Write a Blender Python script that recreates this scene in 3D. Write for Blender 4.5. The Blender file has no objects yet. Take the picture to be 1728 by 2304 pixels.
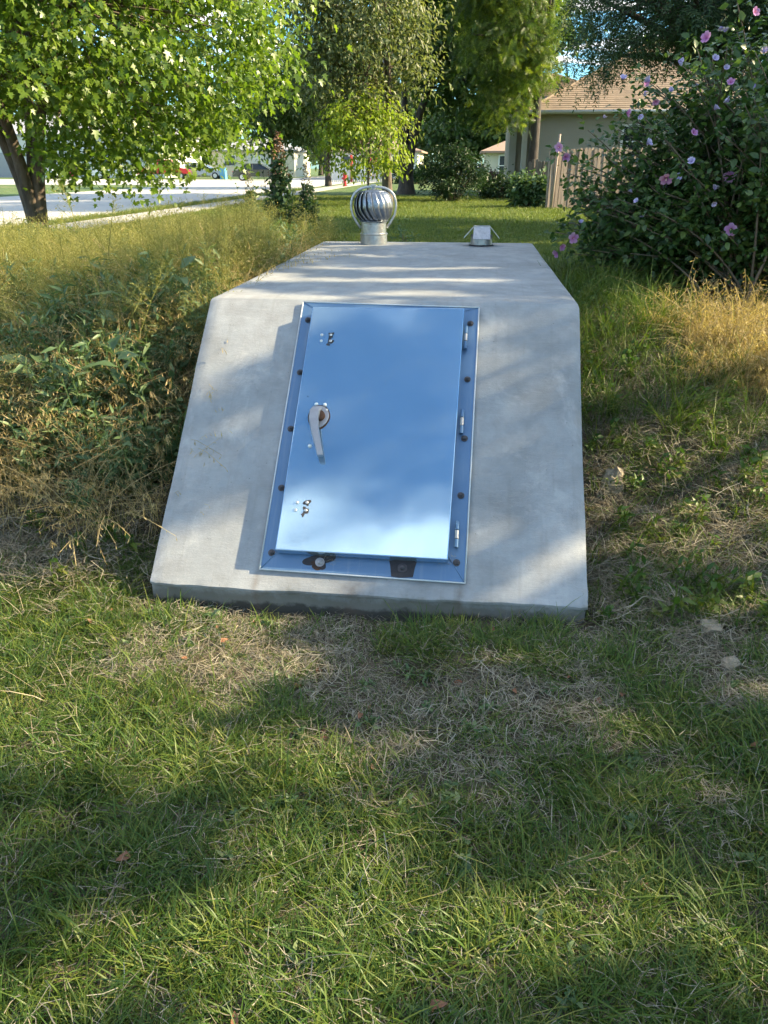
import bpy, bmesh, math, random
import numpy as np
from mathutils import Vector, Matrix
random.seed(7)
RS = np.random.RandomState(11)
R = math.radians
scene = bpy.context.scene
COL = scene.collection

# ------------------------------------------------------------------ camera
cam_d = bpy.data.cameras.new('camera')
cam = bpy.data.objects.new('camera', cam_d); COL.objects.link(cam)
cam_d.sensor_fit = 'VERTICAL'; cam_d.sensor_height = 36.0
cam_d.lens = 1692.4 / 2304 * 36
cam_d.clip_start = 0.05; cam_d.clip_end = 2000
cam.location = (0.376, -2.6652, 1.6946)
cam.rotation_euler = (math.pi/2 - 0.4306, 0, 0.1069)
scene.camera = cam

# ------------------------------------------------------------------ sun and sky
SUN = Vector((0.872, 0.095, 0.479)).normalized()
SUN_EL = math.asin(SUN.z); SUN_ROT = math.atan2(SUN.x, SUN.y)
sl = bpy.data.lights.new('sun', 'SUN'); sl.energy = 5.0; sl.angle = R(0.55); sl.color = (1.0, 0.82, 0.52)
so = bpy.data.objects.new('sun', sl); COL.objects.link(so)
so.rotation_euler = SUN.to_track_quat('Z', 'Y').to_euler(); so.location = (20, 2, 14)
scene.view_settings.view_transform = 'Standard'; scene.view_settings.look = 'None'
scene.view_settings.exposure = 1.84; scene.view_settings.gamma = 1.0
scene.view_settings.use_curve_mapping = False
cy = scene.cycles; cy.max_bounces = 6; cy.diffuse_bounces = 2; cy.glossy_bounces = 3; cy.transmission_bounces = 3; cy.transparent_max_bounces = 4
cy.caustics_reflective = False; cy.caustics_refractive = False; cy.use_adaptive_sampling = True; cy.adaptive_threshold = .03

def N(nt, kind, loc=None, **kw):
    n = nt.nodes.new(kind)
    for k, v in kw.items():
        if hasattr(n, k): setattr(n, k, v)
        else: n.inputs[k.replace('_', ' ')].default_value = v
    return n
def L(nt, a, b): nt.links.new(a, b)
def ramp(nt, fac, stops, interp='LINEAR'):
    n = nt.nodes.new('ShaderNodeValToRGB'); cr = n.color_ramp; cr.interpolation = interp
    while len(cr.elements) < len(stops): cr.elements.new(0.5)
    for e, (p, c) in zip(cr.elements, stops):
        e.position = p; e.color = (c[0], c[1], c[2], 1) if not isinstance(c, (int, float)) else (c, c, c, 1)
    nt.links.new(fac, n.inputs[0]); return n.outputs[0]
def mix(nt, fac, a, b, mode='MIX'):
    n = nt.nodes.new('ShaderNodeMixRGB'); n.blend_type = mode
    for i, v in enumerate((fac, a, b)):
        if isinstance(v, (int, float)): n.inputs[i].default_value = v if i == 0 else (v, v, v, 1)
        elif isinstance(v, tuple): n.inputs[i].default_value = (*v, 1)
        else: nt.links.new(v, n.inputs[i])
    return n.outputs[0]
def mth(nt, op, a, b=0.0, c=None, clamp=False):
    n = nt.nodes.new('ShaderNodeMath'); n.operation = op; n.use_clamp = clamp
    for i, v in enumerate((a, b) if c is None else (a, b, c)):
        if isinstance(v, (int, float)): n.inputs[i].default_value = v
        else: nt.links.new(v, n.inputs[i])
    return n.outputs[0]
def noise(nt, vec, scale, detail=4, rough=.5, dist=0.0):
    n = nt.nodes.new('ShaderNodeTexNoise'); n.inputs['Scale'].default_value = scale
    n.inputs['Detail'].default_value = detail; n.inputs['Roughness'].default_value = rough
    n.inputs['Distortion'].default_value = dist
    if vec is not None: nt.links.new(vec, n.inputs['Vector'])
    return n.outputs['Fac']
def mapping(nt, vec, scale=(1, 1, 1), loc=(0, 0, 0), rot=(0, 0, 0)):
    n = nt.nodes.new('ShaderNodeMapping'); n.inputs['Scale'].default_value = scale
    n.inputs['Location'].default_value = loc; n.inputs['Rotation'].default_value = rot
    nt.links.new(vec, n.inputs['Vector']); return n.outputs[0]

world = bpy.data.worlds.new('World'); scene.world = world; world.use_nodes = True
wt = world.node_tree; wt.nodes.clear()
sky = wt.nodes.new('ShaderNodeTexSky'); sky.sky_type = 'NISHITA'; sky.sun_disc = False
sky.sun_elevation = SUN_EL; sky.sun_rotation = SUN_ROT; sky.air_density = 1.0; sky.dust_density = 0.6; sky.ozone_density = 1.5
tc = wt.nodes.new('ShaderNodeTexCoord')
sep = wt.nodes.new('ShaderNodeSeparateXYZ'); L(wt, tc.outputs['Generated'], sep.inputs[0])
zz = mth(wt, 'ADD', mth(wt, 'MAXIMUM', sep.outputs[2], 0.0), 0.12)
cmb = wt.nodes.new('ShaderNodeCombineXYZ')
L(wt, mth(wt, 'DIVIDE', sep.outputs[0], zz), cmb.inputs[0]); L(wt, mth(wt, 'DIVIDE', sep.outputs[1], zz), cmb.inputs[1])
CLOUD_OFF = (6.26, 0.60, 0.0)
cv = mapping(wt, cmb.outputs[0], scale=(1.0, 1.6, 1), loc=CLOUD_OFF)
big = noise(wt, cv, 2.2, 8, .6, .5)
cm = ramp(wt, big, [(0.505, 0.0), (0.605, 1.0)])
hor = ramp(wt, sep.outputs[2], [(0.0, 0.0), (0.05, 1.0)])
cmask = mth(wt, 'MULTIPLY', cm, hor)
skyc = mix(wt, 1.0, sky.outputs[0], (.58, 1.0, 1.18), 'MULTIPLY')
ccol = mix(wt, cmask, skyc, (9.8, 9.7, 9.5))
bg = wt.nodes.new('ShaderNodeBackground'); bg.inputs['Strength'].default_value = 0.08
L(wt, ccol, bg.inputs[0])
wo = wt.nodes.new('ShaderNodeOutputWorld'); L(wt, bg.outputs[0], wo.inputs[0])

# ------------------------------------------------------------------ object helpers
def tag(o, label=None, cat=None, group=None, kind=None):
    if label: o['label'] = label
    if cat: o['category'] = cat
    if group: o['group'] = group
    if kind: o['kind'] = kind
    return o
def empty(name, loc, label, cat, group=None, rz=0):
    o = bpy.data.objects.new(name, None); COL.objects.link(o); o.location = loc; o.rotation_euler = (0, 0, rz)
    o.empty_display_size = .1
    return tag(o, label, cat, group)
class MB:
    def __init__(s): s.v = []; s.f = []; s.n = 0
    def add(s, v, f):
        b = s.n; s.v.extend([tuple(map(float, p)) for p in v]); s.f.extend([tuple(i + b for i in q) for q in f]); s.n += len(v); return s
    def box(s, lo, hi, M=None):
        x0, y0, z0 = lo; x1, y1, z1 = hi
        v = [(x0,y0,z0),(x1,y0,z0),(x1,y1,z0),(x0,y1,z0),(x0,y0,z1),(x1,y0,z1),(x1,y1,z1),(x0,y1,z1)]
        if M is not None: v = [M @ Vector(p) for p in v]
        return s.add(v, [(0,3,2,1),(4,5,6,7),(0,1,5,4),(1,2,6,5),(2,3,7,6),(3,0,4,7)])
    def tube(s, pts, rad, n=8, cap=True, flat=1.0, up=None):
        pts = [Vector(p) for p in pts]
        if isinstance(rad, (int, float)): rad = [rad] * len(pts)
        t0 = (pts[1] - pts[0]).normalized()
        a = Vector(up) if up is not None else (Vector((0, 0, 1)) if abs(t0.z) < .9 else Vector((1, 0, 0)))
        u = t0.cross(a).normalized(); V = []
        for i, p in enumerate(pts):
            t = (pts[min(i+1, len(pts)-1)] - pts[max(i-1, 0)])
            t = t.normalized() if t.length > 1e-9 else t0
            u = (u - t * u.dot(t)).normalized(); w = t.cross(u)
            for k in range(n):
                an = 2*math.pi*k/n; V.append(p + (u*math.cos(an) + w*math.sin(an)*flat) * rad[i])
        F = [(i*n+k, i*n+(k+1) % n, (i+1)*n+(k+1) % n, (i+1)*n+k) for i in range(len(pts)-1) for k in range(n)]
        if cap: F += [tuple(range(n))[::-1], tuple((len(pts)-1)*n+k for k in range(n))]
        return s.add(V, F)
    def lathe(s, prof, n=32, c=(0,0,0), M=None, cap=True):
        V = [(c[0]+r*math.cos(2*math.pi*k/n), c[1]+r*math.sin(2*math.pi*k/n), c[2]+z) for r, z in prof for k in range(n)]
        if M is not None: V = [M @ Vector(p) for p in V]
        F = [(i*n+k, i*n+(k+1) % n, (i+1)*n+(k+1) % n, (i+1)*n+k) for i in range(len(prof)-1) for k in range(n)]
        if cap: F += [tuple(range(n))[::-1], tuple((len(prof)-1)*n+k for k in range(n))]
        return s.add(V, F)
    def prism(s, poly, d, M=None):            # poly in xy, extruded d along z
        n = len(poly); V = [(x, y, 0) for x, y in poly] + [(x, y, d) for x, y in poly]
        if M is not None: V = [M @ Vector(p) for p in V]
        return s.add(V, [tuple(range(n))[::-1], tuple(range(n, 2*n))] + [(i, (i+1) % n, n+(i+1) % n, n+i) for i in range(n)])
    def build(s, name, mat, parent=None, smooth=False, bevel=0, auto=None):
        me = bpy.data.meshes.new(name); me.from_pydata(s.v, [], s.f); me.update()
        me.materials.append(mat)
        if smooth:
            me.polygons.foreach_set('use_smooth', [True]*len(me.polygons))
            if auto: me.set_sharp_from_angle(angle=R(auto))
        o = bpy.data.objects.new(name, me); COL.objects.link(o)
        if parent is not None: o.parent = parent
        if bevel:
            m = o.modifiers.new('bevel', 'BEVEL'); m.width = bevel; m.segments = 2; m.limit_method = 'ANGLE'; m.angle_limit = R(40)
        return o
def np_mesh(name, V, F, mat, parent=None, var=None, smooth=False, link=True):
    """V (n,3); F list of arrays (m,k) of equal-size faces"""
    me = bpy.data.meshes.new(name)
    me.vertices.add(len(V)); me.vertices.foreach_set('co', np.asarray(V, np.float32).ravel())
    loops = np.concatenate([f.ravel() for f in F]); sizes = np.concatenate([np.full(len(f), f.shape[1]) for f in F])
    me.loops.add(len(loops)); me.loops.foreach_set('vertex_index', loops.astype(np.int32))
    me.polygons.add(len(sizes)); me.polygons.foreach_set('loop_start', (np.cumsum(sizes)-sizes).astype(np.int32))
    me.update(calc_edges=True); me.validate()
    if var is not None:
        a = me.attributes.new('var', 'FLOAT', 'POINT'); a.data.foreach_set('value', np.asarray(var, np.float32))
    if smooth: me.polygons.foreach_set('use_smooth', np.ones(len(me.polygons), bool))
    me.materials.append(mat)
    o = bpy.data.objects.new(name, me)
    if link: COL.objects.link(o)
    if parent is not None: o.parent = parent
    return o
def vnoise(x, y, sc, seed=0):
    x = np.asarray(x, float)*sc + 1000; y = np.asarray(y, float)*sc + 1000
    xi = np.floor(x).astype(int); yi = np.floor(y).astype(int); fx = x-xi; fy = y-yi
    fx = fx*fx*(3-2*fx); fy = fy*fy*(3-2*fy)
    def h(a, b):
        v = np.sin(a*127.1 + b*311.7 + seed*74.7)*43758.5453; return v-np.floor(v)
    return (h(xi, yi)*(1-fx)+h(xi+1, yi)*fx)*(1-fy) + (h(xi, yi+1)*(1-fx)+h(xi+1, yi+1)*fx)*fy
def sstep(a, b, x):
    t = np.clip((np.asarray(x, float)-a)/(b-a), 0, 1); return t*t*(3-2*t)
def gz(x, y):
    """height of the ground"""
    x = np.asarray(x, float); y = np.asarray(y, float)
    bank = .6*sstep(-.05, 2.5, y - .15*np.sin(x*1.3))
    side = sstep(.7, 1.0, np.abs(x))*(1-sstep(1.3, 2.6, np.abs(x)))
    mound = .2*side*sstep(.3, 1.6, y)*(1-sstep(3.5, 6, y))
    near_toe = -.034*np.exp(-((y+.03)/.07)**2)*(1-sstep(.93, 1.1, np.abs(x)))
    bump = (vnoise(x, y, 1.1, 3)-.5)*.05 + (vnoise(x, y, 4, 5)-.5)*.02
    bump = bump*(1-sstep(8, 14, y))
    road = -.12*sstep(-8.72, -8.80, x)
    near = np.maximum(bank+mound, 0)+near_toe
    return near + bump*(1-sstep(6.2, 6.6, -x)) + road

# ------------------------------------------------------------------ materials
def new_mat(name):
    m = bpy.data.materials.new(name); m.use_nodes = True; nt = m.node_tree; nt.nodes.clear()
    out = nt.nodes.new('ShaderNodeOutputMaterial'); return m, nt, out
def principled(nt, out, **kw):
    p = nt.nodes.new('ShaderNodeBsdfPrincipled')
    for k, v in kw.items():
        s = p.inputs[k.replace('_', ' ')]
        if isinstance(v, (int, float)): s.default_value = v
        elif isinstance(v, tuple): s.default_value = (*v, 1) if len(v) == 3 else v
        else: nt.links.new(v, s)
    if out is not None: nt.links.new(p.outputs[0], out.inputs[0])
    return p
def bump(nt, h, dist, strength=1.0):
    b = nt.nodes.new('ShaderNodeBump'); b.inputs['Distance'].default_value = dist; b.inputs['Strength'].default_value = strength
    nt.links.new(h, b.inputs['Height']); return b.outputs[0]
def simple(name, col, rough=.6, metal=0.0, var=.15, scale=8, bmp=0.0, spec=.5):
    m, nt, out = new_mat(name)
    tc = nt.nodes.new('ShaderNodeTexCoord').outputs['Object']
    n = noise(nt, tc, scale, 5, .6)
    c = mix(nt, n, tuple(x*(1-var) for x in col), tuple(min(1, x*(1+var)) for x in col))
    kw = dict(Base_Color=c, Roughness=rough, Metallic=metal)
    if bmp: kw['Normal'] = bump(nt, noise(nt, tc, scale*4, 4, .6), bmp)
    p = principled(nt, out, **kw); p.inputs['Specular IOR Level'].default_value = spec
    return m
def leaf_mat(name, stops, trans=.35, rough=.5, spec=.4, transcol=1.35):
    """foliage: per-leaf colour from attribute 'var' plus per-instance random"""
    m, nt, out = new_mat(name)
    at = nt.nodes.new('ShaderNodeAttribute'); at.attribute_name = 'var'
    oi = nt.nodes.new('ShaderNodeObjectInfo')
    f = mth(nt, 'ADD', mth(nt, 'MULTIPLY', at.outputs['Fac'], .75), mth(nt, 'MULTIPLY', oi.outputs['Random'], .25))
    c = ramp(nt, f, stops)
    p = principled(nt, None, Base_Color=c, Roughness=rough); p.inputs['Specular IOR Level'].default_value = spec
    t = nt.nodes.new('ShaderNodeBsdfTranslucent')
    tcx = mix(nt, 1.0, c, (transcol*1.05, transcol*1.1, transcol*.55), 'MULTIPLY'); L(nt, tcx, t.inputs[0])
    ms = nt.nodes.new('ShaderNodeMixShader'); ms.inputs[0].default_value = trans
    L(nt, p.outputs[0], ms.inputs[1]); L(nt, t.outputs[0], ms.inputs[2]); L(nt, ms.outputs[0], out.inputs[0])
    return m
M = {}
M['grass'] = leaf_mat('green_grass', [(0, (.028, .075, .012)), (.45, (.066, .122, .018)), (.75, (.13, .17, .028)), (1, (.28, .26, .07))], .35, .45, .35)
M['lawn'] = leaf_mat('lawn_grass', [(0, (.07, .11, .025)), (.5, (.13, .17, .035)), (1, (.26, .26, .07))], .35, .5, .3)
M['straw'] = leaf_mat('dry_straw', [(0, (.16, .12, .075)), (.5, (.32, .26, .17)), (1, (.50, .43, .30))], .25, .6, .3, 1.1)
M['thatch'] = leaf_mat('dead_thatch', [(0, (.10, .085, .058)), (.5, (.23, .20, .145)), (1, (.42, .385, .30))], .15, .7, .2, 1.0)
M['brome'] = leaf_mat('dry_brome', [(0, (.17, .13, .05)), (.5, (.36, .27, .13)), (1, (.56, .45, .25))], .4, .6, .3, 1.15)
M['wisp'] = leaf_mat('seed_wisps', [(0, (.10, .12, .03)), (.5, (.21, .21, .06)), (1, (.36, .33, .13))], .35, .6, .2, 1.1)
M['weed'] = leaf_mat('weed_leaves', [(0, (.05, .10, .04)), (.5, (.10, .16, .065)), (1, (.20, .25, .11))], .3, .45, .4)
M['maple'] = leaf_mat('maple_leaves', [(0, (.045, .095, .012)), (.5, (.10, .17, .020)), (.9, (.17, .235, .030)), (1, (.28, .29, .05))], .45, .38, .5, 1.5)
M['elm'] = leaf_mat('elm_leaves', [(0, (.035, .070, .022)), (.5, (.06, .11, .030)), (1, (.14, .18, .05))], .4, .45, .4, 1.4)
M['pale'] = leaf_mat('pale_leaves', [(0, (.06, .09, .04)), (.5, (.12, .15, .06)), (1, (.24, .24, .10))], .45, .45, .4, 1.3)
M['yellow'] = leaf_mat('yellow_leaves', [(0, (.10, .16, .02)), (.5, (.19, .25, .03)), (1, (.30, .33, .05))], .5, .45, .4, 1.4)
M['walnut'] = leaf_mat('walnut_leaves', [(0, (.03, .06, .015)), (.5, (.055, .10, .018)), (.72, (.15, .20, .025)), (1, (.28, .30, .04))], .45, .42, .4, 1.5)
M['dark'] = leaf_mat('dark_leaves', [(0, (.020, .045, .018)), (.6, (.035, .075, .025)), (1, (.07, .11, .035))], .3, .45, .4, 1.2)
M['hibiscus'] = leaf_mat('hibiscus_leaves', [(0, (.025, .065, .020)), (.6, (.055, .11, .028)), (1, (.14, .20, .05))], .35, .36, .5, 1.3)
M['petal'] = leaf_mat('pink_petals', [(0, (.48, .12, .36)), (.5, (.52, .24, .52)), (1, (.60, .38, .64))], .4, .6, .2, 1.0)
M['bud'] = leaf_mat('folded_petals', [(0, (.38, .30, .62)), (.5, (.50, .45, .72)), (1, (.68, .62, .80))], .3, .6, .2, 1.0)
M['eye'] = simple('flower_eye', (.35, .01, .06), .6)
M['pistil'] = simple('pistil', (.8, .72, .4), .6)

def bark_mat(name, a, b, scale=14):
    m, nt, out = new_mat(name)
    tc = nt.nodes.new('ShaderNodeTexCoord').outputs['Object']
    v = mapping(nt, tc, (1, 1, .22))
    n = noise(nt, v, scale, 8, .65, .6)
    c = ramp(nt, n, [(.3, a), (.7, b)])
    principled(nt, out, Base_Color=c, Roughness=.9, Normal=bump(nt, n, .03))
    return m
M['bark'] = bark_mat('grey_brown_bark', (.055, .04, .03), (.20, .155, .12))
M['bark_dark'] = bark_mat('dark_bark', (.03, .024, .02), (.10, .08, .065), 10)
M['twig'] = simple('twig', (.12, .09, .06), .8)
M['stem'] = simple('green_stem', (.13, .15, .06), .7)

def concrete_mat():
    m, nt, out = new_mat('concrete')
    tc = nt.nodes.new('ShaderNodeTexCoord').outputs['Object']
    sep = nt.nodes.new('ShaderNodeSeparateXYZ'); L(nt, tc, sep.inputs[0])
    x, y, z = sep.outputs
    n1 = noise(nt, tc, 2.2, 6, .6, .3); n2 = noise(nt, tc, 9, 6, .65); n3 = noise(nt, tc, 90, 4, .7)
    c = ramp(nt, n1, [(.28, (.20, .21, .215)), (.5, (.27, .283, .29)), (.72, (.335, .345, .35))])
    c = mix(nt, mth(nt, 'MULTIPLY', ramp(nt, n2, [(.42, 0), (.70, 1)]), .5), c, (.17, .168, .165))
    # trowel strokes, mostly sideways
    st = noise(nt, mapping(nt, tc, (4, 22, 22), rot=(0, .05, .12)), 4, 6, .7, .8)
    c = mix(nt, mth(nt, 'MULTIPLY', ramp(nt, st, [(.5, 0), (.72, 1)]), .2), c, (.38, .375, .36))
    c = mix(nt, mth(nt, 'MULTIPLY', ramp(nt, n3, [(.60, 0), (.75, 1)]), .35), c, (.20, .195, .18))
    # pale efflorescence and grey water smudges
    ef = noise(nt, mapping(nt, tc, (1, 1, .6), loc=(5, 1, 2)), 4.3, 5, .7, .5)
    c = mix(nt, mth(nt, 'MULTIPLY', ramp(nt, ef, [(.56, 0), (.70, 1)]), .45), c, (.43, .43, .42))
    # run-down streaks on the slope
    rs = noise(nt, mapping(nt, tc, (16, .9, .9)), 2.2, 5, .6)
    c = mix(nt, mth(nt, 'MULTIPLY', ramp(nt, rs, [(.55, 0), (.72, 1)]), .22), c, (.16, .155, .145))
    # algae and soil splash on the toe
    toe = mth(nt, 'SUBTRACT', mth(nt, 'ADD', mth(nt, 'MULTIPLY', mth(nt, 'SUBTRACT', n2, .5), .14), .088), z)
    toe2 = mth(nt, 'SUBTRACT', mth(nt, 'ADD', mth(nt, 'MULTIPLY', mth(nt, 'SUBTRACT', n2, .5), .10), .016), z)
    front = ramp(nt, mth(nt, 'ADD', y, .5), [(.505, 1), (.53, 0)])
    c = mix(nt, mth(nt, 'MULTIPLY', mth(nt, 'MULTIPLY', mth(nt, 'MULTIPLY', toe, 22, clamp=True), .75), front), c, (.125, .118, .088))
    c = mix(nt, mth(nt, 'MULTIPLY', mth(nt, 'MULTIPLY', mth(nt, 'MULTIPLY', toe2, 60, clamp=True), .93), front), c, (.035, .034, .028))
    # brown run-off below the two lower frame corners
    for xc, w in ((-.455, .022), (.40, .03), (-.05, .10)):
        d = mth(nt, 'ABSOLUTE', mth(nt, 'SUBTRACT', x, xc))
        s = mth(nt, 'SUBTRACT', 1.0, mth(nt, 'DIVIDE', d, w), clamp=True)
        zz_ = ramp(nt, z, [(.10, 1), (.155, 0)])
        s = mth(nt, 'MULTIPLY', mth(nt, 'MULTIPLY', s, zz_), ramp(nt, n2, [(.35, .3), (.6, 1)]))
        c = mix(nt, mth(nt, 'MULTIPLY', s, .6), c, (.12, .085, .06))
    h = mth(nt, 'ADD', mth(nt, 'MULTIPLY', st, .5), mth(nt, 'MULTIPLY', n3, .5))
    # pinholes
    vo = nt.nodes.new('ShaderNodeTexVoronoi'); vo.inputs['Scale'].default_value = 19; L(nt, tc, vo.inputs['Vector'])
    ph = ramp(nt, vo.outputs['Distance'], [(.03, 0), (.05, 1)])
    c = mix(nt, mth(nt, 'MULTIPLY', mth(nt, 'SUBTRACT', 1.0, ph), .7), c, (.08, .08, .075))
    h = mth(nt, 'ADD', h, mth(nt, 'MULTIPLY', ph, .6))
    principled(nt, out, Base_Color=c, Roughness=.78, Normal=bump(nt, h, .0025))
    return m
M['concrete'] = concrete_mat()

def paint_mat(name, col, rough, met, streak=True):
    m, nt, out = new_mat(name)
    tc = nt.nodes.new('ShaderNodeTexCoord').outputs['Object']
    n = noise(nt, tc, 3.5, 5, .6); s = noise(nt, mapping(nt, tc, (22, 1.2, 1)), 1.6, 5, .6, .2)
    c = mix(nt, n, tuple(v*.90 for v in col), tuple(v*1.08 for v in col))
    c = mix(nt, mth(nt, 'MULTIPLY', ramp(nt, s, [(.55, 0), (.75, 1)]), .12), c, (.55, .55, .52))
    r = mth(nt, 'ADD', mth(nt, 'MULTIPLY', noise(nt, tc, 7, 5, .7), .10), rough-.05)
    fine = noise(nt, tc, 140, 2, .5)
    c = mix(nt, mth(nt, 'MULTIPLY', ramp(nt, fine, [(.68, 0), (.76, 1)]), .3), c, (.30, .28, .25))
    warp = noise(nt, mapping(nt, tc, (1, 1, 1)), 2.4, 2, .4)
    principled(nt, out, Base_Color=c, Roughness=r, Metallic=met, Normal=bump(nt, warp, .006))
    return m
M['door'] = paint_mat('grey_blue_enamel', (.34, .50, .64), .10, .74)
M['frame'] = paint_mat('grey_blue_frame_enamel', (.10, .19, .32), .40, .45)
M['rim'] = simple('pale_frame_edge', (.55, .58, .60), .45, .3, .2, 30)  # rim colour, paler and greyer than the frame strips
M['bolt'] = simple('dark_bolt', (.09, .085, .09), .5, .7, .4, 60)
M['silver'] = simple('bright_screw', (.75, .75, .73), .3, .9, .15, 60)
M['chrome'] = simple('brushed_handle', (.33, .34, .36), .42, .85, .12, 40, .0005)
M['rust'] = simple('rust_stain', (.055, .028, .018), .9, 0, .5, 70)
M['tarry'] = simple('dark_primer_patch', (.03, .028, .032), .8, 0, .5, 60)
def galv(name, a, b, rough):
    m, nt, out = new_mat(name)
    tc = nt.nodes.new('ShaderNodeTexCoord').outputs['Object']
    vo = nt.nodes.new('ShaderNodeTexVoronoi'); vo.inputs['Scale'].default_value = 55; L(nt, tc, vo.inputs['Vector'])
    hs = nt.nodes.new('ShaderNodeSeparateColor'); L(nt, vo.outputs['Color'], hs.inputs[0])
    c = mix(nt, hs.outputs[0], a, b)
    n = noise(nt, tc, 12, 6, .7)
    c = mix(nt, mth(nt, 'MULTIPLY', ramp(nt, n, [(.55, 0), (.68, 1)]), .5), c, (.30, .27, .23))
    r = mth(nt, 'ADD', mth(nt, 'MULTIPLY', n, .25), rough-.1)
    principled(nt, out, Base_Color=c, Roughness=r, Metallic=.9, Normal=bump(nt, noise(nt, tc, 9, 3), .004))
    return m
M['galv'] = galv('galvanised_steel', (.36, .38, .40), (.48, .49, .50), .34)
M['alu'] = galv('aluminium_blades', (.19, .22, .26), (.28, .31, .35), .32)

def ground_mat():
    m, nt, out = new_mat('soil_and_turf')
    geo = nt.nodes.new('ShaderNodeNewGeometry'); P = geo.outputs['Position']
    sep = nt.nodes.new('ShaderNodeSeparateXYZ'); L(nt, P, sep.inputs[0])
    n1 = noise(nt, P, 1.1, 6, .6); n2 = noise(nt, P, 14, 6, .7); n3 = noise(nt, P, 60, 3, .6)
    soil = ramp(nt, n2, [(.3, (.045, .034, .022)), (.55, (.10, .08, .05)), (.8, (.20, .165, .11))])
    turf = ramp(nt, noise(nt, mapping(nt, P, (1, 1, 1)), 3.0, 8, .72), [(.3, (.040, .085, .015)), (.5, (.065, .12, .022)), (.75, (.12, .16, .04))])
    dry = mix(nt, ramp(nt, n1, [(.5, 0), (.75, 1)]), turf, (.17, .16, .06))
    far = ramp(nt, mth(nt, 'DIVIDE', sep.outputs[1], 20), [(.22, 0), (.42, 1)])
    c = mix(nt, far, soil, dry)
    h = mth(nt, 'ADD', n2, mth(nt, 'MULTIPLY', n3, .5))
    principled(nt, out, Base_Color=c, Roughness=.95, Normal=bump(nt, h, .03))
    return m
M['ground'] = ground_mat()
M['road'] = simple('sun_bleached_asphalt', (.42, .40, .36), .9, 0, .25, 1.2, .004)
M['walk'] = simple('path_concrete', (.38, .36, .33), .9, 0, .2, 2, .003)
M['rock'] = simple('limestone', (.27, .225, .16), .9, 0, .45, 9, .02)

# ------------------------------------------------------------------ ground, road, path
xs = np.unique(np.round(np.concatenate([np.linspace(-400, -30, 20), np.linspace(-30, -9, 22), [-8.80, -8.72], np.linspace(-8.6, -4, 30), np.linspace(-4, 4, 161), np.linspace(4, 12, 30), np.linspace(12, 40, 20), np.linspace(40, 400, 18)]), 3))
ys = np.unique(np.round(np.concatenate([np.linspace(-60, -5, 20), np.linspace(-5, -2.4, 15), np.linspace(-2.4, 5, 149), np.linspace(5, 16, 60), np.linspace(16, 60, 40), np.linspace(60, 500, 30)]), 3))
XX, YY = np.meshgrid(xs, ys); ZZ = gz(XX, YY)
V = np.stack([XX.ravel(), YY.ravel(), ZZ.ravel()], 1); nx = len(xs); ii = np.arange(len(ys)-1)[:, None]*nx + np.arange(nx-1)[None]
ii = ii.ravel(); F = np.stack([ii, ii+1, ii+nx+1, ii+nx], 1)
g = np_mesh('ground', V, [F], M['ground'], smooth=True); g['kind'] = 'structure'
b = MB()
b.box((-20, -60, .46), (-8.9, 160, .490)); o = b.build('road', M['road']); o['kind'] = 'structure'
b = MB(); b.box((-95, 54, .46), (-20.0, 78, .494)); o = b.build('side_road', M['road']); o['kind'] = 'structure'
b = MB()
for k in range(60): b.box((-8.90, -20+k*3.0, .40), (-8.74, -20+k*3.0+2.99, .612))
o = b.build('kerb', M['walk']); o['kind'] = 'structure'
b = MB()
for k in range(60): b.box((-8.05, -10+k*1.5, .55), (-6.95, -10+k*1.5+1.485, .618))
o = b.build('pavement', M['walk'], bevel=.005); o['kind'] = 'structure'

# ------------------------------------------------------------------ storm shelter
HW, ZB, YT, ZT, YE = .915, .0924, 1.1393, 1.0899, 4.3514
shelter = empty('storm_shelter', (0, 0, 0), 'concrete storm shelter with a blue-grey steel door, set into the grassy bank', 'storm shelter')
def shelter_body():
    nxs = 60; xsl = np.linspace(-HW, HW, nxs)
    prof = [(0.006, -.15), (0.006, .0), (0.004, .05), (.0, ZB-.028), (-.010, ZB-.020), (-.012, ZB-.008), (-.002, ZB+.004), (.03, ZB+.03*.876)]
    for t in np.linspace(.06, .97, 12): prof.append((t*YT, ZB+t*(ZT-ZB)))
    prof += [(YT-.010, ZT-.012), (YT+.004, ZT-.002), (YT+.02, ZT)]
    for t in np.linspace(.1, .95, 8): prof.append((YT+t*(YE-YT), ZT))
    prof += [(YE-.015, ZT), (YE, ZT-.012), (YE, -.15)]
    P = np.array(prof); cen = np.array([2.0, .4]); V = []
    for i, x in enumerate(xsl):
        q = P.copy(); e2 = i in (0, nxs-1)
        if i in (0, nxs-1):
            d = cen-q; d /= np.linalg.norm(d, axis=1)[:, None]; q = q + d*.011
        lip = .010*(vnoise(x, 0, 9, 2)-.5) + .012*(vnoise(x, 0, 3, 4)-.5)
        q[2:6, 0] += .010*(vnoise(x, 0, 14, 8)-.5); q[2:6, 1] += lip
        q[7:20, 1] += .004*(vnoise(x, np.arange(13), 2, 6)-.5)
        for kk, (y, z) in enumerate(q): V.append((x + (.008*(vnoise(kk*.7, i, 1.0, 12)-.5) if e2 else 0), y, z))
    m = len(P); F = []
    for i in range(nxs-1):
        for k in range(m-1): F.append((i*m+k, (i+1)*m+k, (i+1)*m+k+1, i*m+k+1))
    F.append(tuple(range(m))); F.append(tuple((nxs-1)*m+k for k in range(m))[::-1])
    b = MB(); b.add(V, F)
    return b.build('concrete_body', M['concrete'], shelter, smooth=True, auto=28)
shelter_body()
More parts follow.
